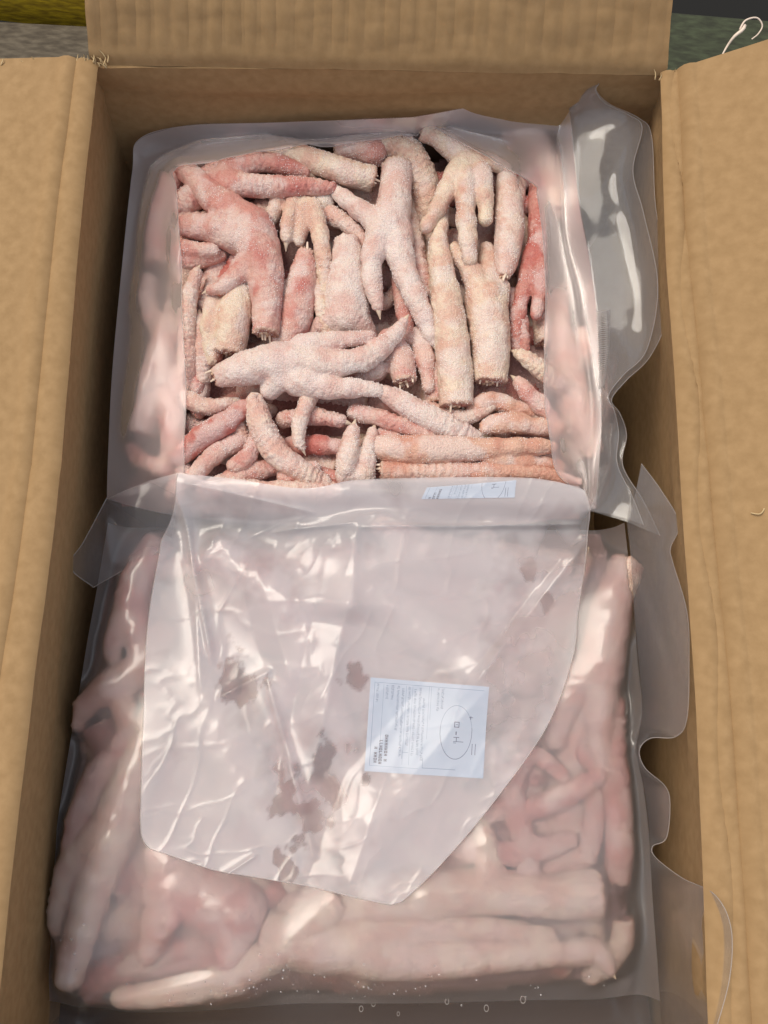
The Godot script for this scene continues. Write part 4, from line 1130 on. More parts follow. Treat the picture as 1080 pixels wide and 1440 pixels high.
func membrane(outline: PackedVector3Array, low: float, slack: float, rounds: int) -> PackedFloat32Array:
	var poly := PackedVector2Array()
	for p in outline:
		poly.append(Vector2(p.x, p.z))
	var h := PackedFloat32Array()
	h.resize(GW * GH)
	h.fill(low - 0.02)
	for j in GH:
		for i in GW:
			if Geometry2D.is_point_in_polygon(Vector2(i * GC - 0.19, j * GC - 0.365), poly):
				h[j * GW + i] = low
	for p in heights:
		var i := int((p.x + 0.19) / GC + 0.5)
		var j := int((p.z + 0.365) / GC + 0.5)
		if i > 0 and j > 0 and i < GW and j < GH and h[j * GW + i] > low - 0.001 and p.y > h[j * GW + i]:
			h[j * GW + i] = p.y
	for k in rounds:
		var o := h.duplicate()
		for j in range(1, GH - 1):
			for i in range(1, GW - 1):
				var c := j * GW + i
				if o[c] < low - 0.001:
					continue
				var m := (o[c - 1] + o[c + 1] + o[c - GW] + o[c + GW]) * 0.25 - slack
				if m > o[c]:
					h[c] = m
	# iron out the last grid steps
	for k in 2:
		var o := h.duplicate()
		for j in range(1, GH - 1):
			for i in range(1, GW - 1):
				var c := j * GW + i
				if o[c] > low - 0.001:
					h[c] = maxf(o[c], (o[c - 1] + o[c + 1] + o[c - GW] + o[c + GW]) * 0.25)
	return h


func film_part(called: String, rows: Array, mat: Material, parent: Node3D, o: Vector3, alpha: Callable, gloss := true) -> MeshInstance3D:
	var cols := []
	var r2 := []
	for j in rows.size():
		var cr := PackedColorArray()
		var rr := PackedVector3Array()
		for i in rows[j].size():
			var p: Vector3 = rows[j][i]
			cr.append(Color(1, 1, 1, alpha.call(p, i / (rows[j].size() - 1.0), j / (rows.size() - 1.0))))
			rr.append(p - o)
		cols.append(cr)
		r2.append(rr)
	var m := sheet(r2, 0.0, cols)
	m.surface_set_material(0, mat)
	if gloss:
		var arr := m.surface_get_arrays(0)
		var v: PackedVector3Array = arr[Mesh.ARRAY_VERTEX]
		var n: PackedVector3Array = arr[Mesh.ARRAY_NORMAL]
		for i in v.size():
			v[i] += n[i] * 0.00035
		arr[Mesh.ARRAY_VERTEX] = v
		arr[Mesh.ARRAY_COLOR] = null
		m.add_surface_from_arrays(Mesh.PRIMITIVE_TRIANGLES, arr)
		m.surface_set_material(1, M.sharp if mat == M.fin or mat == M.near_fin else M.gloss)
	return part(called, m, null, parent)


func rim(called: String, p: PackedVector3Array, r: float, parent: Node3D, o: Vector3) -> void:
	var st := start()
	var q := PackedVector3Array()
	for w in p:
		q.append(w - o)
	st.set_color(Color.WHITE)
	tube(st, q, r, r, 5)
	part(called, finish(st), M.rim, parent)


func wrinkle(p: Vector3, amp: float, f: float) -> float:
	return amp * (noise_c.get_noise_3d(p.x * f, 5.0, p.z * f) + 0.6 * (1.0 - absf(noise_c.get_noise_3d(p.x * f * 0.7, 90.0, p.z * f * 0.5)) * 6.0) * 0.3)


# a straight fold or crease in a film: height at p of a ridge from a to b
func fold(p: Vector3, a: Vector3, b: Vector3, w: float, h: float) -> float:
	var d := Vector2(b.x - a.x, b.z - a.z)
	var q := Vector2(p.x - a.x, p.z - a.z)
	var t := clampf(q.dot(d) / d.length_squared(), 0.0, 1.0)
	var e := (q - d * t).length()
	return h * exp(-e / w) * smoothstep(0.0, 0.15, t) * smoothstep(1.0, 0.85, t)


# points of a polyline with the given number of steps between neighbours
func steps(p: Array, per: int) -> PackedVector3Array:
	var out := PackedVector3Array()
	for i in p.size() - 1:
		var a: Vector3 = p[maxi(i - 1, 0)]
		var b: Vector3 = p[i]
		var c: Vector3 = p[i + 1]
		var d: Vector3 = p[mini(i + 2, p.size() - 1)]
		for k in per:
			var t := k / float(per)
			out.append(0.5 * (2.0 * b + (c - a) * t + (2.0 * a - 5.0 * b + 4.0 * c - d) * t * t + (3.0 * b - a - 3.0 * c + d) * t * t * t))
	out.append(p[p.size() - 1])
	return out


# the part of a bag's film that goes down from its outline to the carton's floor
func skirt(outline: PackedVector3Array, o: Vector3, parent: Node3D, top: float, mat: Material) -> void:
	var rows := []
	for j in 8:
		var t := j / 7.0
		var row := PackedVector3Array()
		for p in outline:
			row.append(Vector3(p.x, lerpf(p.y + top, 0.02, t), p.z) + Vector3(0, 0, 0.002 * noise_c.get_noise_3d(p.x * 80, t * 9, p.z * 80)))
		rows.append(row)
	film_part("film_side", rows, mat, parent, o, func(_p, _u, _v): return 1.0, false)


var lower_h := PackedFloat32Array()
var upper_h := PackedFloat32Array()


func upper_bag() -> void:
	var o := Vector3(0, 0.02, -0.2)
	var bag := thing("plastic_bag", "upper clear plastic bag of frozen feet with a square window cut in its film", "bag", o)
	var outer := [Vector3(-0.1561, 0.1720, -0.1088), Vector3(-0.1568, 0.1730, -0.1343), Vector3(-0.1575, 0.1740, -0.1853), Vector3(-0.1558, 0.1750, -0.2523), Vector3(-0.1527, 0.1780, -0.3119), Vector3(-0.1488, 0.1820, -0.3305), Vector3(-0.1196, 0.1880, -0.3353), Vector3(-0.0591, 0.1940, -0.3333), Vector3(0.0083, 0.2020, -0.3301), Vector3(0.0249, 0.2030, -0.3313), Vector3(0.0621, 0.2050, -0.3373), Vector3(0.1014, 0.2060, -0.3412), Vector3(0.1082, 0.2040, -0.3291), Vector3(0.1124, 0.1980, -0.2755), Vector3(0.1200, 0.1920, -0.2298), Vector3(0.1211, 0.1900, -0.1874), Vector3(0.1213, 0.1860, -0.1511), Vector3(0.1192, 0.1820, -0.1235), Vector3(0.1170, 0.1800, -0.1017)]
	var inner := [Vector3(-0.1105, 0.1900, -0.1197), Vector3(-0.1110, 0.1900, -0.1457), Vector3(-0.1123, 0.1900, -0.1790), Vector3(-0.1176, 0.1900, -0.2442), Vector3(-0.1234, 0.1900, -0.2945), Vector3(-0.1245, 0.1900, -0.3067), Vector3(-0.0969, 0.1900, -0.3109), Vector3(-0.0507, 0.1900, -0.3195), Vector3(0.0149, 0.1900, -0.3276), Vector3(0.0246, 0.1920, -0.3319), Vector3(0.0632, 0.1900, -0.3095), Vector3(0.0889, 0.1900, -0.2991), Vector3(0.0911, 0.1900, -0.2907), Vector3(0.0927, 0.1900, -0.2577), Vector3(0.0930, 0.1900, -0.2133), Vector3(0.0900, 0.1900, -0.1790), Vector3(0.0910, 0.1900, -0.1457), Vector3(0.0950, 0.1900, -0.1213), Vector3(0.1063, 0.1880, -0.1122)]
	var ol := steps(outer, 10)
	var il := steps(inner, 10)
	var whole := ol.duplicate()
	upper_h = membrane(whole, 0.168, 0.00006, 90)
	var rows := []
	var n := 34
	for k in n:
		var u := k / (n - 1.0)
		var row := PackedVector3Array()
		for i in ol.size():
			var p := il[i].lerp(ol[i], u)
			var h := maxf(at_cell(upper_h, p.x, p.z), 0.172) + 0.0016
			var e := clampf((1.0 - u) / 0.30, 0.0, 1.0)
			var y := lerpf(ol[i].y, h, sqrt(1.0 - (1.0 - e) * (1.0 - e)))
			y += wrinkle(p, 0.0009, 90.0) * clampf((1.0 - u) * 4.0, 0.0, 1.0) * smoothstep(0.0, 0.15, u + 0.05)
			row.append(Vector3(p.x, y, p.z))
		rows.append(row)
	settle(rows, upper_h, 0.0014, 12)
	film_part("film", rows, M.milk, bag, o, func(p, u, v): return clampf(0.95 + 0.9 * noise_c.get_noise_3d(p.x * 130, 3, p.z * 130), 0.45, 1.25))
	rim("cut_edge", PackedVector3Array(rows[0]), 0.00035, bag, o)
	skirt(ol, o, bag, 0.0, M.fin)
	# the closed end below the window, running under the flap
	var a := steps([Vector3(-0.1102, 0.1910, -0.1194), Vector3(-0.0926, 0.1910, -0.1139), Vector3(-0.0617, 0.1910, -0.1115), Vector3(-0.0385, 0.1910, -0.1107), Vector3(-0.0077, 0.1910, -0.1147), Vector3(0.0308, 0.1920, -0.1152), Vector3(0.0751, 0.1920, -0.1152), Vector3(0.1061, 0.1890, -0.1120)], 12)
	var b := steps([Vector3(-0.1561, 0.1720, -0.1088), Vector3(-0.1237, 0.1720, -0.1006), Vector3(-0.0796, 0.1720, -0.0953), Vector3(-0.0398, 0.1720, -0.0933), Vector3(0.0000, 0.1720, -0.0933), Vector3(0.0398, 0.1720, -0.0933), Vector3(0.0836, 0.1720, -0.0953), Vector3(0.1170, 0.1800, -0.1017)], 12)
	rows = []
	for k in 12:
		var u := k / 11.0
		var row := PackedVector3Array()
		for i in a.size():
			var p := a[i].lerp(b[i], u)
			p.y = lerpf(a[i].y, b[i].y, u * u) + wrinkle(p, 0.0005, 120.0) * sin(u * PI)
			row.append(p)
		rows.append(row)
	film_part("end_film", rows, M.milk, bag, o, func(_p, _u, _v): return 0.7)
	# loose corner of film at the lower left, and the loose tail at the lower right
	a = steps([Vector3(-0.1169, 0.1870, -0.1173), Vector3(-0.1142, 0.1860, -0.1063), Vector3(-0.1147, 0.1840, -0.0909), Vector3(-0.1181, 0.1800, -0.0790)], 10)
	b = steps([Vector3(-0.1525, 0.1830, -0.1070), Vector3(-0.1639, 0.1810, -0.0828), Vector3(-0.1718, 0.1780, -0.0699), Vector3(-0.1591, 0.1740, -0.0587)], 10)
	rows = between(a, b, 30)
	for row in rows:
		for i in 30:
			var p: Vector3 = row[i]
			row[i].y += 0.003 * sin(i / 29.0 * PI) + fold(p, Vector3(-0.1511, 0.1830, -0.0982), Vector3(-0.1476, 0.1780, -0.0683), 0.0016, 0.0035) + fold(p, Vector3(-0.1476, 0.1780, -0.0683), Vector3(-0.1161, 0.1820, -0.0786), 0.0012, 0.0018) + 0.0007 * noise_c.get_noise_3d(p.x * 150, 2, p.z * 150)
	film_part("film_corner", rows, M.fin, bag, o, func(_p, _u, _v): return 1.0)
	var edge := PackedVector3Array()
	for row in rows:
		edge.append(row[29])
	edge.append_array(PackedVector3Array(rows[rows.size() - 1]))
	for i in 30:
		edge[edge.size() - 30 + i] = rows[rows.size() - 1][29 - i]
	rim("cut_edge", edge, 0.0003, bag, o)
	# the sealed margin down the right side: two plies, ruffled
	var f_in := [Vector3(0.1072, 0.2070, -0.3386), Vector3(0.1071, 0.2070, -0.3357), Vector3(0.1070, 0.2070, -0.3329), Vector3(0.1078, 0.2060, -0.3276), Vector3(0.1085, 0.2040, -0.3174), Vector3(0.1098, 0.2020, -0.3003), Vector3(0.1119, 0.2000, -0.2743), Vector3(0.1164, 0.1960, -0.2498), Vector3(0.1199, 0.1930, -0.2162), Vector3(0.1204, 0.1920, -0.1909), Vector3(0.1203, 0.1910, -0.1786), Vector3(0.1204, 0.1900, -0.1672), Vector3(0.1203, 0.1890, -0.1542), Vector3(0.1199, 0.1880, -0.1422), Vector3(0.1185, 0.1870, -0.1262), Vector3(0.1159, 0.1860, -0.1083), Vector3(0.1108, 0.1860, -0.0992)]
	var f_out := [Vector3(0.1315, 0.2300, -0.3390), Vector3(0.1205, 0.2320, -0.3342), Vector3(0.1173, 0.2280, -0.3289), Vector3(0.1263, 0.2200, -0.3257), Vector3(0.1445, 0.2140, -0.3211), Vector3(0.1521, 0.2110, -0.3123), Vector3(0.1528, 0.2070, -0.2744), Vector3(0.1550, 0.2050, -0.2447), Vector3(0.1566, 0.2020, -0.2076), Vector3(0.1452, 0.2040, -0.1816), Vector3(0.1292, 0.2090, -0.1650), Vector3(0.1205, 0.2110, -0.1538), Vector3(0.1260, 0.2060, -0.1476), Vector3(0.1305, 0.2000, -0.1376), Vector3(0.1278, 0.1990, -0.1209), Vector3(0.1379, 0.1980, -0.1016), Vector3(0.1454, 0.1980, -0.0831)]
	fin("sealed_margin", f_in, f_out, bag, o, 0.003, 0.0)
	var f2 := [Vector3(0.1192, 0.2320, -0.3315), Vector3(0.1182, 0.2310, -0.3296), Vector3(0.1169, 0.2290, -0.3267), Vector3(0.1244, 0.2210, -0.3249), Vector3(0.1387, 0.2160, -0.3214), Vector3(0.1461, 0.2140, -0.3147), Vector3(0.1392, 0.2140, -0.2876), Vector3(0.1445, 0.2110, -0.2630), Vector3(0.1505, 0.2080, -0.2216), Vector3(0.1422, 0.2080, -0.1840), Vector3(0.1273, 0.2110, -0.1674), Vector3(0.1188, 0.2120, -0.1558), Vector3(0.1225, 0.2080, -0.1485), Vector3(0.1257, 0.2020, -0.1378), Vector3(0.1243, 0.2010, -0.1215), Vector3(0.1318, 0.2000, -0.1030), Vector3(0.1368, 0.1990, -0.0886)]
	fin("sealed_margin", f_in, f2, bag, o, 0.005, 5.0)
	# embossed strip along the seal
	var st := start()
	var s_in := steps([Vector3(0.1188, 0.1960, -0.2104), Vector3(0.1185, 0.1960, -0.1892), Vector3(0.1180, 0.1960, -0.1650)], 22)
	var s_out := steps([Vector3(0.1266, 0.1970, -0.2117), Vector3(0.1249, 0.1970, -0.1887), Vector3(0.1208, 0.1980, -0.1675)], 22)
	for i in s_in.size() - 1:
		tube(st, PackedVector3Array([s_in[i] - o, s_out[mini(i + 1, s_in.size() - 1)] - o]), 0.00022, 0.00022, 4)
		tube(st, PackedVector3Array([s_out[i] - o, s_in[mini(i + 1, s_in.size() - 1)] - o]), 0.0002, 0.0002, 4)
	part("embossed_strip", finish(st), M.rim, bag).set_meta("kind", "stuff")
	lower_outline()
	flap(bag, o)
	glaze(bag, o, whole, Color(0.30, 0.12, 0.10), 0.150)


func fin(called: String, a: Array, b: Array, bag: Node3D, o: Vector3, sag: float, salt: float, mat: Material = null) -> void:
	var l := steps(a, 12)
	var r := steps(b, 12)
	var rows := []
	for j in l.size():
		var row := PackedVector3Array()
		for i in 26:
			var u := i / 25.0
			var p := l[j].lerp(r[j], u)
			p.y += sag * sin(u * PI) + 0.004 * sin(u * PI) * noise_c.get_noise_3d(p.x * 60 + salt, 1, p.z * 45) + wrinkle(p + Vector3(salt, 0, 0), 0.0011, 130.0) * sin(u * PI)
			row.append(p)
		rows.append(row)
	film_part(called, rows, mat if mat else M.fin, bag, o, func(p, u, v): return clampf(0.95 + 1.2 * noise_c.get_noise_3d(p.x * 90 + salt, 3, p.z * 60), 0.4, 1.5))
	rim("film_edge", r, 0.00024, bag, o)


var flap_h := PackedFloat32Array()
var low_left := []
var low_right := []


func lower_outline() -> void:
	flap_h = PackedFloat32Array()
	low_left = [Vector3(-0.1557, 0.1680, -0.0961), Vector3(-0.1598, 0.1670, -0.0580), Vector3(-0.1632, 0.1660, -0.0306), Vector3(-0.1663, 0.1650, 0.0000), Vector3(-0.1698, 0.1640, 0.0299), Vector3(-0.1729, 0.1630, 0.0627), Vector3(-0.1747, 0.1620, 0.0912), Vector3(-0.1765, 0.1600, 0.1227), Vector3(-0.1774, 0.1600, 0.1463), Vector3(-0.1847, 0.1520, 0.1669)]
	low_right = [Vector3(0.1334, 0.1760, -0.0945), Vector3(0.1350, 0.1760, -0.0569), Vector3(0.1364, 0.1750, -0.0187), Vector3(0.1370, 0.1750, 0.0074), Vector3(0.1331, 0.1740, 0.0257), Vector3(0.1358, 0.1730, 0.0473), Vector3(0.1373, 0.1720, 0.0685), Vector3(0.1377, 0.1700, 0.0999), Vector3(0.1387, 0.1680, 0.1373), Vector3(0.1425, 0.1580, 0.1750)]
	var l := steps(low_left, 12)
	var r := steps(low_right, 12)
	var poly := l.duplicate()
	for i in range(r.size() - 1, -1, -1):
		poly.append(r[i])
	lower_h = membrane(poly, 0.150, 0.00002, 160)
	flap_h = lower_h.duplicate()
	for k in 70:
		var q := flap_h.duplicate()
		for j in range(1, GH - 1):
			for i in range(1, GW - 1):
				var c := j * GW + i
				flap_h[c] = maxf(lower_h[c] - 0.002, (q[c - 1] + q[c + 1] + q[c - GW] + q[c + GW]) * 0.25)


func lower_y(p: Vector3) -> float:
	return maxf(at_cell(lower_h, p.x, p.z), 0.152) + 0.001


func lower_bag() -> void:
	var o := Vector3(0, 0.02, 0.02)
	var bag := thing("plastic_bag", "lower sealed bag of frozen feet under misted clear film", "bag", o)
	var l := steps(low_left, 22)
	var r := steps(low_right, 22)
	var rows := []
	var n := 170
	for j in l.size():
		var v := j / (l.size() - 1.0)
		var row := PackedVector3Array()
		for i in n:
			var u := i / (n - 1.0)
			var p := l[j].lerp(r[j], u)
			var edge := minf(u, 1.0 - u) / 0.045
			edge = minf(edge, (1.0 - v) / 0.07)
			edge = clampf(edge, 0.0, 1.0)
			var rest := lerpf(l[j].y, r[j].y, u)
			var h := lower_y(p)
			h = lerpf(rest, h, sqrt(1.0 - (1.0 - edge) * (1.0 - edge)))
			h = maxf(h, at_cell(lower_h, p.x, p.z) + 0.001) + wrinkle(p, 0.0004, 70.0) * edge
			h += fold(p, Vector3(0.0930, 0.1850, -0.0073), Vector3(0.1197, 0.1820, -0.0066), 0.0016, 0.003) + fold(p, Vector3(0.1179, 0.1820, -0.0073), Vector3(0.1346, 0.1820, 0.0234), 0.0018, 0.003) + fold(p, Vector3(0.1152, 0.1820, -0.0055), Vector3(0.1134, 0.1820, 0.0533), 0.002, 0.0025)
			h += fold(p, Vector3(-0.1690, 0.1650, 0.1546), Vector3(-0.0735, 0.1820, 0.1316), 0.003, 0.004) + fold(p, Vector3(0.1251, 0.1820, 0.0288), Vector3(0.1368, 0.1720, 0.1459), 0.003, 0.003)
			row.append(Vector3(p.x, h, p.z))
		rows.append(row)
	settle(rows, lower_h, 0.0016, 5)
	# added dark sheet that stands for the deep shade at the bag's near end
	var shade_rows := between(steps([Vector3(-0.1847, 0.1350, 0.1504), Vector3(-0.1791, 0.1350, 0.1713), Vector3(-0.1836, 0.1300, 0.1862)], 8), steps([Vector3(0.1411, 0.1350, 0.1398), Vector3(0.1431, 0.1350, 0.1679), Vector3(0.1468, 0.1300, 0.1937)], 8), 40)
	for row in shade_rows:
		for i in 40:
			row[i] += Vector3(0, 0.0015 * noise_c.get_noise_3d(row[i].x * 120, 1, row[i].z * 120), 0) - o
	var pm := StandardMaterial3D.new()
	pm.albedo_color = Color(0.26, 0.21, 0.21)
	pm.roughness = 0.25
	part("shade_sheet", sheet(shade_rows), pm, bag)
	var split := int(rows.size() * 0.925)
	film_part("film", rows.slice(0, split), M.haze, bag, o, func(_p, _u, _v): return 1.0)
	film_part("film_end", rows.slice(split - 1), M.clear, bag, o, func(_p, _u, _v): return 1.0)
	var outline := l.duplicate()
	var ring := l.duplicate()
	for i in range(r.size() - 1, -1, -1):
		ring.append(r[i])
	var core := PackedVector3Array([Vector3(-0.1528, 0.1600, -0.0936), Vector3(-0.1602, 0.1600, -0.0548), Vector3(-0.1652, 0.1600, 0.0076), Vector3(-0.1693, 0.1600, 0.0739), Vector3(-0.1706, 0.1600, 0.1227), Vector3(-0.1671, 0.1600, 0.1389), Vector3(-0.1241, 0.1600, 0.1470), Vector3(-0.0439, 0.1600, 0.1443), Vector3(0.0073, 0.1600, 0.1463), Vector3(0.0658, 0.1600, 0.1423), Vector3(0.1137, 0.1600, 0.1369), Vector3(0.1224, 0.1600, 0.1261), Vector3(0.1282, 0.1600, 0.0667), Vector3(0.1270, 0.1600, 0.0076), Vector3(0.1292, 0.1600, -0.0588), Vector3(0.1283, 0.1600, -0.0936)])
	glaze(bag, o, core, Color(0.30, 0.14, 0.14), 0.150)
	outline.append_array(PackedVector3Array(rows[rows.size() - 1]))
	for i in range(r.size() - 1, -1, -1):
		outline.append(r[i])
	skirt(outline, o, bag, 0.0, M.fin)
	rim("film_edge", PackedVector3Array(rows[rows.size() - 1]), 0.0003, bag, o)
	var f_in := [Vector3(0.1326, 0.1840, -0.0928), Vector3(0.1328, 0.1840, -0.0889), Vector3(0.1332, 0.1840, -0.0830), Vector3(0.1335, 0.1840, -0.0752), Vector3(0.1337, 0.1830, -0.0676), Vector3(0.1341, 0.1820, -0.0447), Vector3(0.1350, 0.1810, -0.0184), Vector3(0.1358, 0.1800, 0.0037), Vector3(0.1341, 0.1800, 0.0127), Vector3(0.1317, 0.1800, 0.0199), Vector3(0.1306, 0.1800, 0.0271), Vector3(0.1319, 0.1790, 0.0343), Vector3(0.1341, 0.1790, 0.0449), Vector3(0.1353, 0.1780, 0.0538), Vector3(0.1358, 0.1780, 0.0642), Vector3(0.1360, 0.1770, 0.0712), Vector3(0.1358, 0.1770, 0.0798), Vector3(0.1360, 0.1760, 0.0919), Vector3(0.1360, 0.1760, 0.1020), Vector3(0.1369, 0.1740, 0.1191), Vector3(0.1382, 0.1700, 0.1400), Vector3(0.1406, 0.1640, 0.1647)]
	var f_out := [Vector3(0.1350, 0.2080, -0.1195), Vector3(0.1451, 0.2060, -0.1055), Vector3(0.1503, 0.2140, -0.0867), Vector3(0.1458, 0.2120, -0.0742), Vector3(0.1456, 0.2140, -0.0666), Vector3(0.1474, 0.2240, -0.0406), Vector3(0.1459, 0.2260, -0.0166), Vector3(0.1429, 0.2260, 0.0098), Vector3(0.1396, 0.2180, 0.0186), Vector3(0.1288, 0.2140, 0.0195), Vector3(0.1230, 0.2140, 0.0251), Vector3(0.1258, 0.2120, 0.0335), Vector3(0.1357, 0.2090, 0.0420), Vector3(0.1376, 0.2090, 0.0502), Vector3(0.1348, 0.2090, 0.0657), Vector3(0.1283, 0.2080, 0.0697), Vector3(0.1288, 0.2100, 0.0745), Vector3(0.1356, 0.2260, 0.0805), Vector3(0.1420, 0.2470, 0.0830), Vector3(0.1460, 0.2520, 0.0950), Vector3(0.1438, 0.2520, 0.1142), Vector3(0.1376, 0.2480, 0.1357)]
	fin("sealed_margin", f_in, f_out, bag, o, 0.004, 9.0, M.near_fin)
	# droplets and bubbles under the film at the near end
	var rng := RandomNumberGenerator.new()
	rng.seed = 31
	var drop := SphereMesh.new()
	drop.radius = 0.0005
	drop.height = 0.0006
	drop.radial_segments = 10
	drop.rings = 5
	var wet := StandardMaterial3D.new()
	wet.albedo_color = Color(0.8, 0.8, 0.82, 0.2)
	wet.transparency = BaseMaterial3D.TRANSPARENCY_ALPHA
	wet.roughness = 0.05
	wet.metallic_specular = 0.9
	var at: Array[Transform3D] = []
	var spots := [[Vector3(-0.0682, 0.0000, 0.1928), 0.035, 60], [Vector3(-0.0830, 0.0000, 0.1870), 0.02, 60], [Vector3(0.0000, 0.0000, 0.2039), 0.03, 70], [Vector3(-0.2208, 0.0000, 0.1727), 0.012, 26], [Vector3(0.0778, 0.0000, 0.1995), 0.06, 50], [Vector3(0.0097, 0.0000, 0.1951), 0.10, 90], [Vector3(-0.1408, 0.0000, 0.2017), 0.05, 50]]
	for s in spots:
		for k in s[2] / 3:
			var p := Vector3(s[0].x + 0.0 + rng.randfn() * s[1] * 0.5, 0, s[0].z)
			p.x = s[0].x * 0.7 + (p.x - s[0].x)
			p.z = s[0].z * 0.70 - 0.0 + rng.randfn() * 0.005
			p.y = film_at(rows, p) + 0.0003
			at.append(Transform3D(Basis().scaled(Vector3.ONE * rng.randf_range(0.3, 1.3)), p - o))
	var mm := MultiMesh.new()
	mm.transform_format = MultiMesh.TRANSFORM_3D
	mm.mesh = drop
	mm.instance_count = at.size()
	for i in at.size():
		mm.set_instance_transform(i, at[i])
	var mi := MultiMeshInstance3D.new()
	mi.name = "droplets"
	mi.multimesh = mm
	mi.material_override = wet
	bag.add_child(mi)
	mi.set_meta("kind", "stuff")
	for s in [[Vector3(-0.0116, 0.1630, 0.1549), 0.0014], [Vector3(-0.0054, 0.1640, 0.1523), 0.0015], [Vector3(0.0073, 0.1600, 0.1579), 0.001], [Vector3(0.0521, 0.1620, 0.1549), 0.0016], [Vector3(0.0706, 0.1630, 0.1503), 0.0018], [Vector3(0.0318, 0.1640, 0.1504), 0.0014]]:
		var tor := TorusMesh.new()
		tor.outer_radius = s[1]
		tor.inner_radius = s[1] * 0.72
		tor.rings = 20
		tor.ring_segments = 8
		var b := part("bubble", tor, M.rim, bag)
		b.position = Vector3(s[0].x, film_at(rows, s[0]) + 0.0006, s[0].z) - o
		b.scale = Vector3(0.8, 0.5, 1.1)


# height of a film's rows nearest to p
func film_at(rows: Array, p: Vector3) -> float:
	var best := 1e9
	var y := 0.16
	for j in range(0, rows.size(), 2):
		var row: PackedVector3Array = rows[j]
		if absf(row[row.size() / 2].z - p.z) > 0.02:
			continue
		for i in row.size():
			var q := row[i]
			var d := (q.x - p.x) * (q.x - p.x) + (q.z - p.z) * (q.z - p.z)
			if d < best:
				best = d
				y = q.y
	return y


# ---------------------------------------------------------------- the cut flap, folded down towards the viewer, with its labels
func flap_y(p: Vector3) -> float:
	var hinge := lerpf(Vector3(-0.1116, 0.1930, -0.1173).z, Vector3(0.1079, 0.1930, -0.1047).z, clampf((p.x + 0.11) / 0.218, 0.0, 1.0))
	var d := p.z - hinge
	var lie := maxf(at_cell(flap_h, p.x, p.z), 0.152) + 0.0055
	var y := lerpf(0.1955, lie, smoothstep(0.0, 0.055, d))
	y += 0.0022 * groove(d - 0.006, 0.006)
	y += 0.003 * noise_c.get_noise_3d(p.x * 26, 4, p.z * 26) + wrinkle(p, 0.0003, 60.0) + 0.00045 * pow(1.0 - absf(noise_c.get_noise_3d(p.x * 130 + p.z * 60, 6, p.z * 55 - p.x * 30)), 14.0) + 0.0003 * pow(1.0 - absf(noise_c.get_noise_3d(p.x * 60 - p.z * 90, 76, p.z * 170 + p.x * 40)), 16.0)
	# creases
	y += fold(p, Vector3(-0.1132, 0.1900, -0.1125), Vector3(-0.0885, 0.1900, -0.0126), 0.0020, 0.0034)
	y += fold(p, Vector3(-0.1088, 0.1900, -0.1093), Vector3(-0.0931, 0.1900, 0.0071), 0.003, 0.0022)
	y += fold(p, Vector3(-0.0630, 0.1900, -0.0877), Vector3(-0.0134, 0.1900, -0.0905), 0.0012, 0.0020)
	y += fold(p, Vector3(-0.0172, 0.1900, -0.0877), Vector3(0.1109, 0.1900, -0.0905), 0.0012, 0.0030)
	y += ramp(p, Vector3(-0.0138, 0.1900, -0.0944), Vector3(-0.0176, 0.1900, -0.0420), 0.044, 0.018, 0.0085)
	y += ramp(p, Vector3(-0.0180, 0.1900, -0.0514), Vector3(-0.0399, 0.1900, 0.0558), 0.017, 0.012, 0.0048)
	y += ramp(p, Vector3(-0.0682, 0.1900, -0.0704), Vector3(-0.0478, 0.1900, -0.0072), 0.012, 0.02, 0.0028)
	y += ramp(p, Vector3(0.1073, 0.1900, -0.0800), Vector3(0.0456, 0.1900, -0.0054), 0.005, 0.008, 0.0036)
	y += ramp(p, Vector3(0.0589, 0.1900, -0.0108), Vector3(0.0054, 0.1900, 0.0490), 0.026, 0.03, 0.0042)
	y += ramp(p, Vector3(0.0000, 0.1900, 0.0421), Vector3(-0.0182, 0.1900, 0.0940), 0.020, 0.02, 0.0050)
	y += fold(p, Vector3(-0.0879, 0.1900, 0.0018), Vector3(-0.0572, 0.1900, -0.0144), 0.0018, 0.0030)
	y += fold(p, Vector3(-0.0627, 0.1900, -0.0144), Vector3(-0.0354, 0.1900, 0.0692), 0.0022, 0.0034)
	y += fold(p, Vector3(-0.0506, 0.1900, 0.0283), Vector3(-0.0335, 0.1900, 0.0809), 0.0022, 0.003)
	y += fold(p, Vector3(-0.0807, 0.1900, 0.0875), Vector3(-0.0618, 0.1900, 0.0759), 0.0018, 0.0020)
	y += fold(p, Vector3(-0.1113, 0.1930, -0.1126), Vector3(-0.0343, 0.1930, -0.0961), 0.0016, 0.0026)
	return y


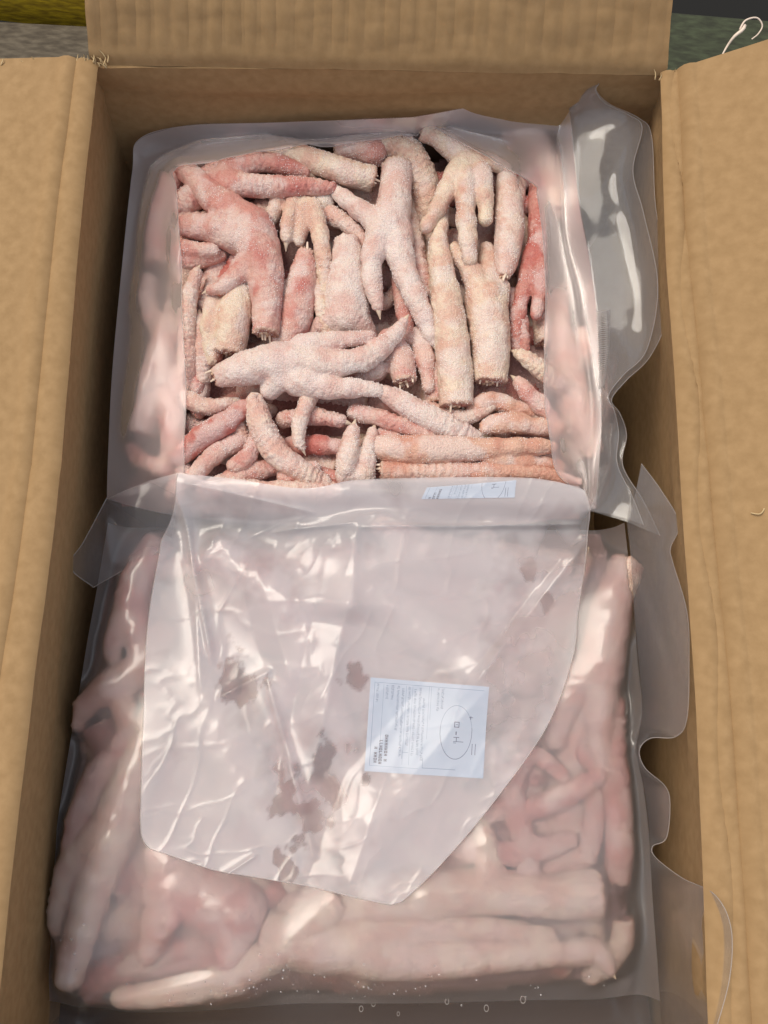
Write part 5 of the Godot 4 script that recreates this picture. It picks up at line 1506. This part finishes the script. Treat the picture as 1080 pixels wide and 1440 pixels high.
func flap(bag: Node3D, o: Vector3) -> void:
	var l := steps([Vector3(-0.1108, 0.1930, -0.1173), Vector3(-0.1125, 0.1930, -0.1047), Vector3(-0.1192, 0.1900, -0.0877), Vector3(-0.1231, 0.1900, -0.0627), Vector3(-0.1249, 0.1900, -0.0291), Vector3(-0.1238, 0.1900, 0.0071), Vector3(-0.1221, 0.1900, 0.0421), Vector3(-0.1207, 0.1900, 0.0659), Vector3(-0.1160, 0.1900, 0.0733)], 28)
	var r := steps([Vector3(0.1073, 0.1930, -0.1078), Vector3(0.1098, 0.1900, -0.0916), Vector3(0.1076, 0.1900, -0.0704), Vector3(0.1029, 0.1900, -0.0439), Vector3(0.0984, 0.1900, -0.0199), Vector3(0.0837, 0.1900, 0.0142), Vector3(0.0573, 0.1900, 0.0490), Vector3(0.0300, 0.1900, 0.0792), Vector3(0.0087, 0.1900, 0.0976)], 28)
	var top := steps([Vector3(-0.1108, 0.1930, -0.1173), Vector3(-0.0807, 0.1930, -0.1141), Vector3(-0.0422, 0.1930, -0.1086), Vector3(-0.0154, 0.1930, -0.1134), Vector3(0.0269, 0.1930, -0.1149), Vector3(0.0711, 0.1930, -0.1149), Vector3(0.0921, 0.1930, -0.1126), Vector3(0.1073, 0.1930, -0.1078)], 20)
	top = resample(Array(top), 240, false)
	var bot := resample([Vector3(-0.1160, 0.1900, 0.0733), Vector3(-0.0844, 0.1900, 0.0835), Vector3(-0.0350, 0.1900, 0.0918), Vector3(-0.0017, 0.1900, 0.0983), Vector3(0.0035, 0.1900, 0.0989), Vector3(0.0087, 0.1900, 0.0976)], 240, false)
	var rows := []
	for j in l.size():
		var t := j / (l.size() - 1.0)
		var row := PackedVector3Array()
		for i in 240:
			var u := i / 239.0
			var p := l[j].lerp(r[j], u)
			p += (top[i] - l[0].lerp(r[0], u)) * pow(1.0 - t, 6.0)
			p += (bot[i] - l[l.size() - 1].lerp(r[r.size() - 1], u)) * pow(t, 6.0)
			p.y = flap_y(p)
			row.append(p)
		rows.append(row)
	# wet, stained places where the film clings
	var wet := [[Vector3(-0.0803, 0.1900, -0.0108), 0.013], [Vector3(-0.0716, 0.1900, -0.0036), 0.010], [Vector3(-0.0618, 0.1900, -0.0079), 0.007], [Vector3(-0.0318, 0.1900, 0.0317), 0.013], [Vector3(-0.0280, 0.1900, 0.0455), 0.009], [Vector3(-0.0356, 0.1900, 0.0592), 0.010], [Vector3(-0.0442, 0.1900, 0.0726), 0.011], [Vector3(-0.0486, 0.1900, 0.0809), 0.009], [Vector3(-0.0518, 0.1900, 0.0524), 0.010], [Vector3(-0.0558, 0.1900, 0.0352), 0.008], [Vector3(-0.0147, 0.1900, -0.0108), 0.0075], [Vector3(-0.0090, 0.1900, 0.0421), 0.004], [Vector3(0.0775, 0.1900, -0.0665), 0.006], [Vector3(0.0863, 0.1900, -0.0495), 0.006]]
	var f := film_part("cut_flap", rows, M.flap, bag, o, func(p, u, v):
		var a := clampf(1.0 + 0.9 * noise_c.get_noise_3d(p.x * 55, 9, p.z * 55) + 0.5 * noise_c.get_noise_3d(p.x * 260, 9, p.z * 260), 0.5, 1.5)
		return a)
	var arr: Array = f.mesh.surface_get_arrays(0)
	var fv: PackedVector3Array = arr[Mesh.ARRAY_VERTEX]
	var fc: PackedColorArray = arr[Mesh.ARRAY_COLOR]
	for i in fv.size():
		var p := fv[i] + o
		var d := 9.0
		for s in wet:
			d = minf(d, Vector2(p.x - s[0].x, (p.z - s[0].z) * 0.8).length() / s[1])
		d += 0.9 * noise_c.get_noise_3d(p.x * 330, 2, p.z * 230) + 0.35 * noise_c.get_noise_3d(p.x * 1100, 2, p.z * 900)
		var w := 0.85 - 0.85 * smoothstep(0.5, 0.78, d)
		fc[i] = Color(lerpf(1.0, 0.42, w), lerpf(1.0, 0.33, w), lerpf(1.0, 0.33, w), fc[i].a * lerpf(1.0, 0.75, w))
	arr[Mesh.ARRAY_COLOR] = fc
	var arr1: Array = f.mesh.surface_get_arrays(1)
	var fm := ArrayMesh.new()
	fm.add_surface_from_arrays(Mesh.PRIMITIVE_TRIANGLES, arr)
	fm.surface_set_material(0, M.flap)
	fm.add_surface_from_arrays(Mesh.PRIMITIVE_TRIANGLES, arr1)
	fm.surface_set_material(1, M.gloss)
	f.mesh = fm
	var edge := l.duplicate()
	edge.append_array(PackedVector3Array(rows[rows.size() - 1]))
	for i in range(r.size() - 1, -1, -1):
		edge.append(r[i])
	for i in edge.size():
		edge[i].y = flap_y(edge[i])
	rim("cut_edge", edge, 0.00035, f, o)
	# labels
	var lm := StandardMaterial3D.new()
	lm.albedo_texture = label_print()
	lm.albedo_color = Color(0.92, 0.94, 0.97, 0.58)
	lm.transparency = BaseMaterial3D.TRANSPARENCY_ALPHA
	lm.roughness = 0.42
	lm.metallic_specular = 0.6
	lm.backlight_enabled = true
	lm.backlight = Color(0.4, 0.4, 0.42)
	var a := resample([Vector3(-0.0069, 0.1950, -0.0100), Vector3(0.0538, 0.1950, -0.0050)], 40, false)
	var b := resample([Vector3(-0.0100, 0.1950, 0.0369), Vector3(0.0501, 0.1950, 0.0403)], 40, false)
	var rows2 := []
	for j in 40:
		var row := PackedVector3Array()
		for i in 40:
			var p := a[i].lerp(b[i], j / 39.0)
			p.y = flap_y(p) + 0.0008
			row.append(p - o)
		rows2.append(row)
	part("label", sheet(rows2, 0.0, [], true), lm, f).set_meta("label", "pale blue printed label with an oval stamp")
	a = resample([Vector3(0.0229, 0.1950, -0.1089), Vector3(0.0707, 0.1950, -0.1132)], 40, false)
	b = resample([Vector3(0.0198, 0.1950, -0.1026), Vector3(0.0693, 0.1950, -0.1034)], 40, false)
	rows2 = []
	for j in 14:
		var row := PackedVector3Array()
		for i in 40:
			var p := a[i].lerp(b[i], j / 13.0)
			p.y = flap_y(p) + 0.0008
			row.append(p - o)
		rows2.append(row)
	var lm2 := lm.duplicate()
	lm2.uv1_scale = Vector3(1.0, 0.22, 1.0)
	lm2.uv1_offset = Vector3(0.0, 0.55, 0.0)
	part("label", sheet(rows2, 0.0, [], true), lm2, f).set_meta("label", "edge of a second printed label at the fold")


func label_print() -> ImageTexture:
	var w := 820
	var h := 660
	var im := Image.create(w, h, false, Image.FORMAT_RGB8)
	im.fill(Color(0.86, 0.90, 0.95))
	var grey := Color(0.62, 0.68, 0.76)
	var dark := Color(0.40, 0.45, 0.54)
	var ink := Color(0.16, 0.18, 0.24)
	var rng := RandomNumberGenerator.new()
	rng.seed = 90
	# ruled lines
	for q in [[30, 30, 760, 3], [30, 30, 3, 590], [95, 40, 2, 560], [255, 40, 2, 560], [300, 40, 2, 560], [415, 30, 2, 380], [430, 30, 2, 240], [395, 610, 230, 4], [395, 540, 3, 70], [30, 618, 340, 2], [250, 500, 3, 60], [250, 512, 44, 3]]:
		im.fill_rect(Rect2i(q[0], q[1], q[2], q[3]), grey)
	# columns of small type, set sideways
	for q in [[45, 40, 130], [112, 45, 100], [150, 45, 100], [190, 45, 320], [225, 60, 480], [270, 45, 420], [312, 60, 470], [345, 45, 480], [375, 120, 440], [470, 40, 160], [500, 40, 150]]:
		var y: int = q[1]
		while y < q[1] + q[2]:
			var gl := rng.randi_range(5, 9)
			for k in 4:
				im.fill_rect(Rect2i(q[0] + rng.randi_range(0, 14), y + rng.randi_range(0, gl - 3), rng.randi_range(3, 9), 2), grey if rng.randf() < 0.6 else dark)
				im.fill_rect(Rect2i(q[0] + rng.randi_range(0, 16), y, 2, gl - 2), grey)
			y += gl + (7 if rng.randf() < 0.15 else 2)
	# bold date stamp at the lower left corner, set sideways
	for q in [[58, 470, 130], [92, 440, 160], [128, 400, 190]]:
		var y: int = q[1]
		while y < q[1] + q[2]:
			if rng.randf() < 0.86:
				var kind := rng.randi() % 3
				im.fill_rect(Rect2i(q[0], y, 22, 4), ink)
				if kind != 1:
					im.fill_rect(Rect2i(q[0], y + 9, 22, 4), ink)
				im.fill_rect(Rect2i(q[0] + (9 if kind == 2 else 0), y, 4, 13), ink)
				if kind == 0:
					im.fill_rect(Rect2i(q[0] + 18, y, 4, 13), ink)
			y += 19
	# oval stamp with marks inside
	for k in 900:
		var t := TAU * k / 900.0
		for s in 4:
			var x := int(615 + (108 + s) * cos(t))
			var y := int(345 + (190 + s) * sin(t))
			im.set_pixel(x, y, dark if sin(t) > -0.2 else grey)
	for q in [[600, 270, 34, 5], [600, 270, 5, 40], [630, 270, 5, 40], [600, 306, 34, 5], [612, 288, 12, 4], [612, 340, 8, 24], [600, 380, 40, 5], [618, 380, 5, 34], [600, 410, 70, 4], [600, 420, 20, 4], [700, 230, 26, 5], [708, 222, 5, 26], [730, 420, 4, 80], [752, 420, 4, 80]]:
		im.fill_rect(Rect2i(q[0], q[1], q[2], q[3]), dark)
	return ImageTexture.create_from_image(im)


# the frozen juice between the feet: it stands up against them in a steep skin
func glaze(bag: Node3D, o: Vector3, outline: PackedVector3Array, tint: Color, low: float) -> void:
	var h := membrane(outline, low, 0.0009, 12)
	var v := PackedVector3Array()
	var c := PackedColorArray()
	var idx := PackedInt32Array()
	var id := PackedInt32Array()
	id.resize(GW * GH)
	id.fill(-1)
	for j in GH:
		for i in GW:
			if h[j * GW + i] > low - 0.001:
				id[j * GW + i] = v.size()
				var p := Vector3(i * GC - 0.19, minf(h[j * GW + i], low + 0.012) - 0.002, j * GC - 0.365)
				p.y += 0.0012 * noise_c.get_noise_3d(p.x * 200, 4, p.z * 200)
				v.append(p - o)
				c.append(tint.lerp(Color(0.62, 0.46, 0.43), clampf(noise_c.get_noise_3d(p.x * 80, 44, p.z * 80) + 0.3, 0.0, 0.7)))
	for j in GH - 1:
		for i in GW - 1:
			var a := id[j * GW + i]
			var b := id[j * GW + i + 1]
			var d := id[j * GW + GW + i]
			var e := id[j * GW + GW + i + 1]
			if a >= 0 and b >= 0 and d >= 0 and e >= 0:
				idx.append_array([a, b, d, b, e, d])
	var m := StandardMaterial3D.new()
	m.vertex_color_use_as_albedo = true
	m.roughness = 0.3
	m.heightmap_enabled = true
	m.heightmap_texture = M.skin.heightmap_texture
	m.heightmap_scale = 0.08
	m.uv1_triplanar = true
	m.uv1_scale = Vector3.ONE * 20.0
	part("shade_sheet", make_mesh(v, idx, c), m, bag).set_meta("kind", "stuff")


# a slope that climbs to the line a-b from its left and falls off on its right
func ramp(p: Vector3, a: Vector3, b: Vector3, wl: float, wr: float, h: float) -> float:
	var d := Vector2(b.x - a.x, b.z - a.z)
	var q := Vector2(p.x - a.x, p.z - a.z)
	var t := q.dot(d) / d.length_squared()
	var e := -(d.x * q.y - d.y * q.x) / d.length()
	var f := maxf(0.0, 1.0 + e / wl) if e < 0.0 else exp(-e / wr)
	return h * f * smoothstep(-0.12, 0.12, t) * smoothstep(1.12, 0.88, t)


# lets a film's inner rows smooth out while staying above what it covers
func settle(rows: Array, h: PackedFloat32Array, clear: float, rounds: int) -> void:
	for k in rounds:
		var old := rows.duplicate(true)
		for j in range(1, rows.size() - 1):
			var row: PackedVector3Array = old[j]
			var up: PackedVector3Array = old[j - 1]
			var dn: PackedVector3Array = old[j + 1]
			var out := row.duplicate()
			for i in range(1, row.size() - 1):
				var p := row[i]
				var y := (row[i - 1].y + row[i + 1].y + up[i].y + dn[i].y) * 0.25
				out[i] = Vector3(p.x, maxf(y, at_cell(h, p.x, p.z) + clear), p.z)
			rows[j] = out
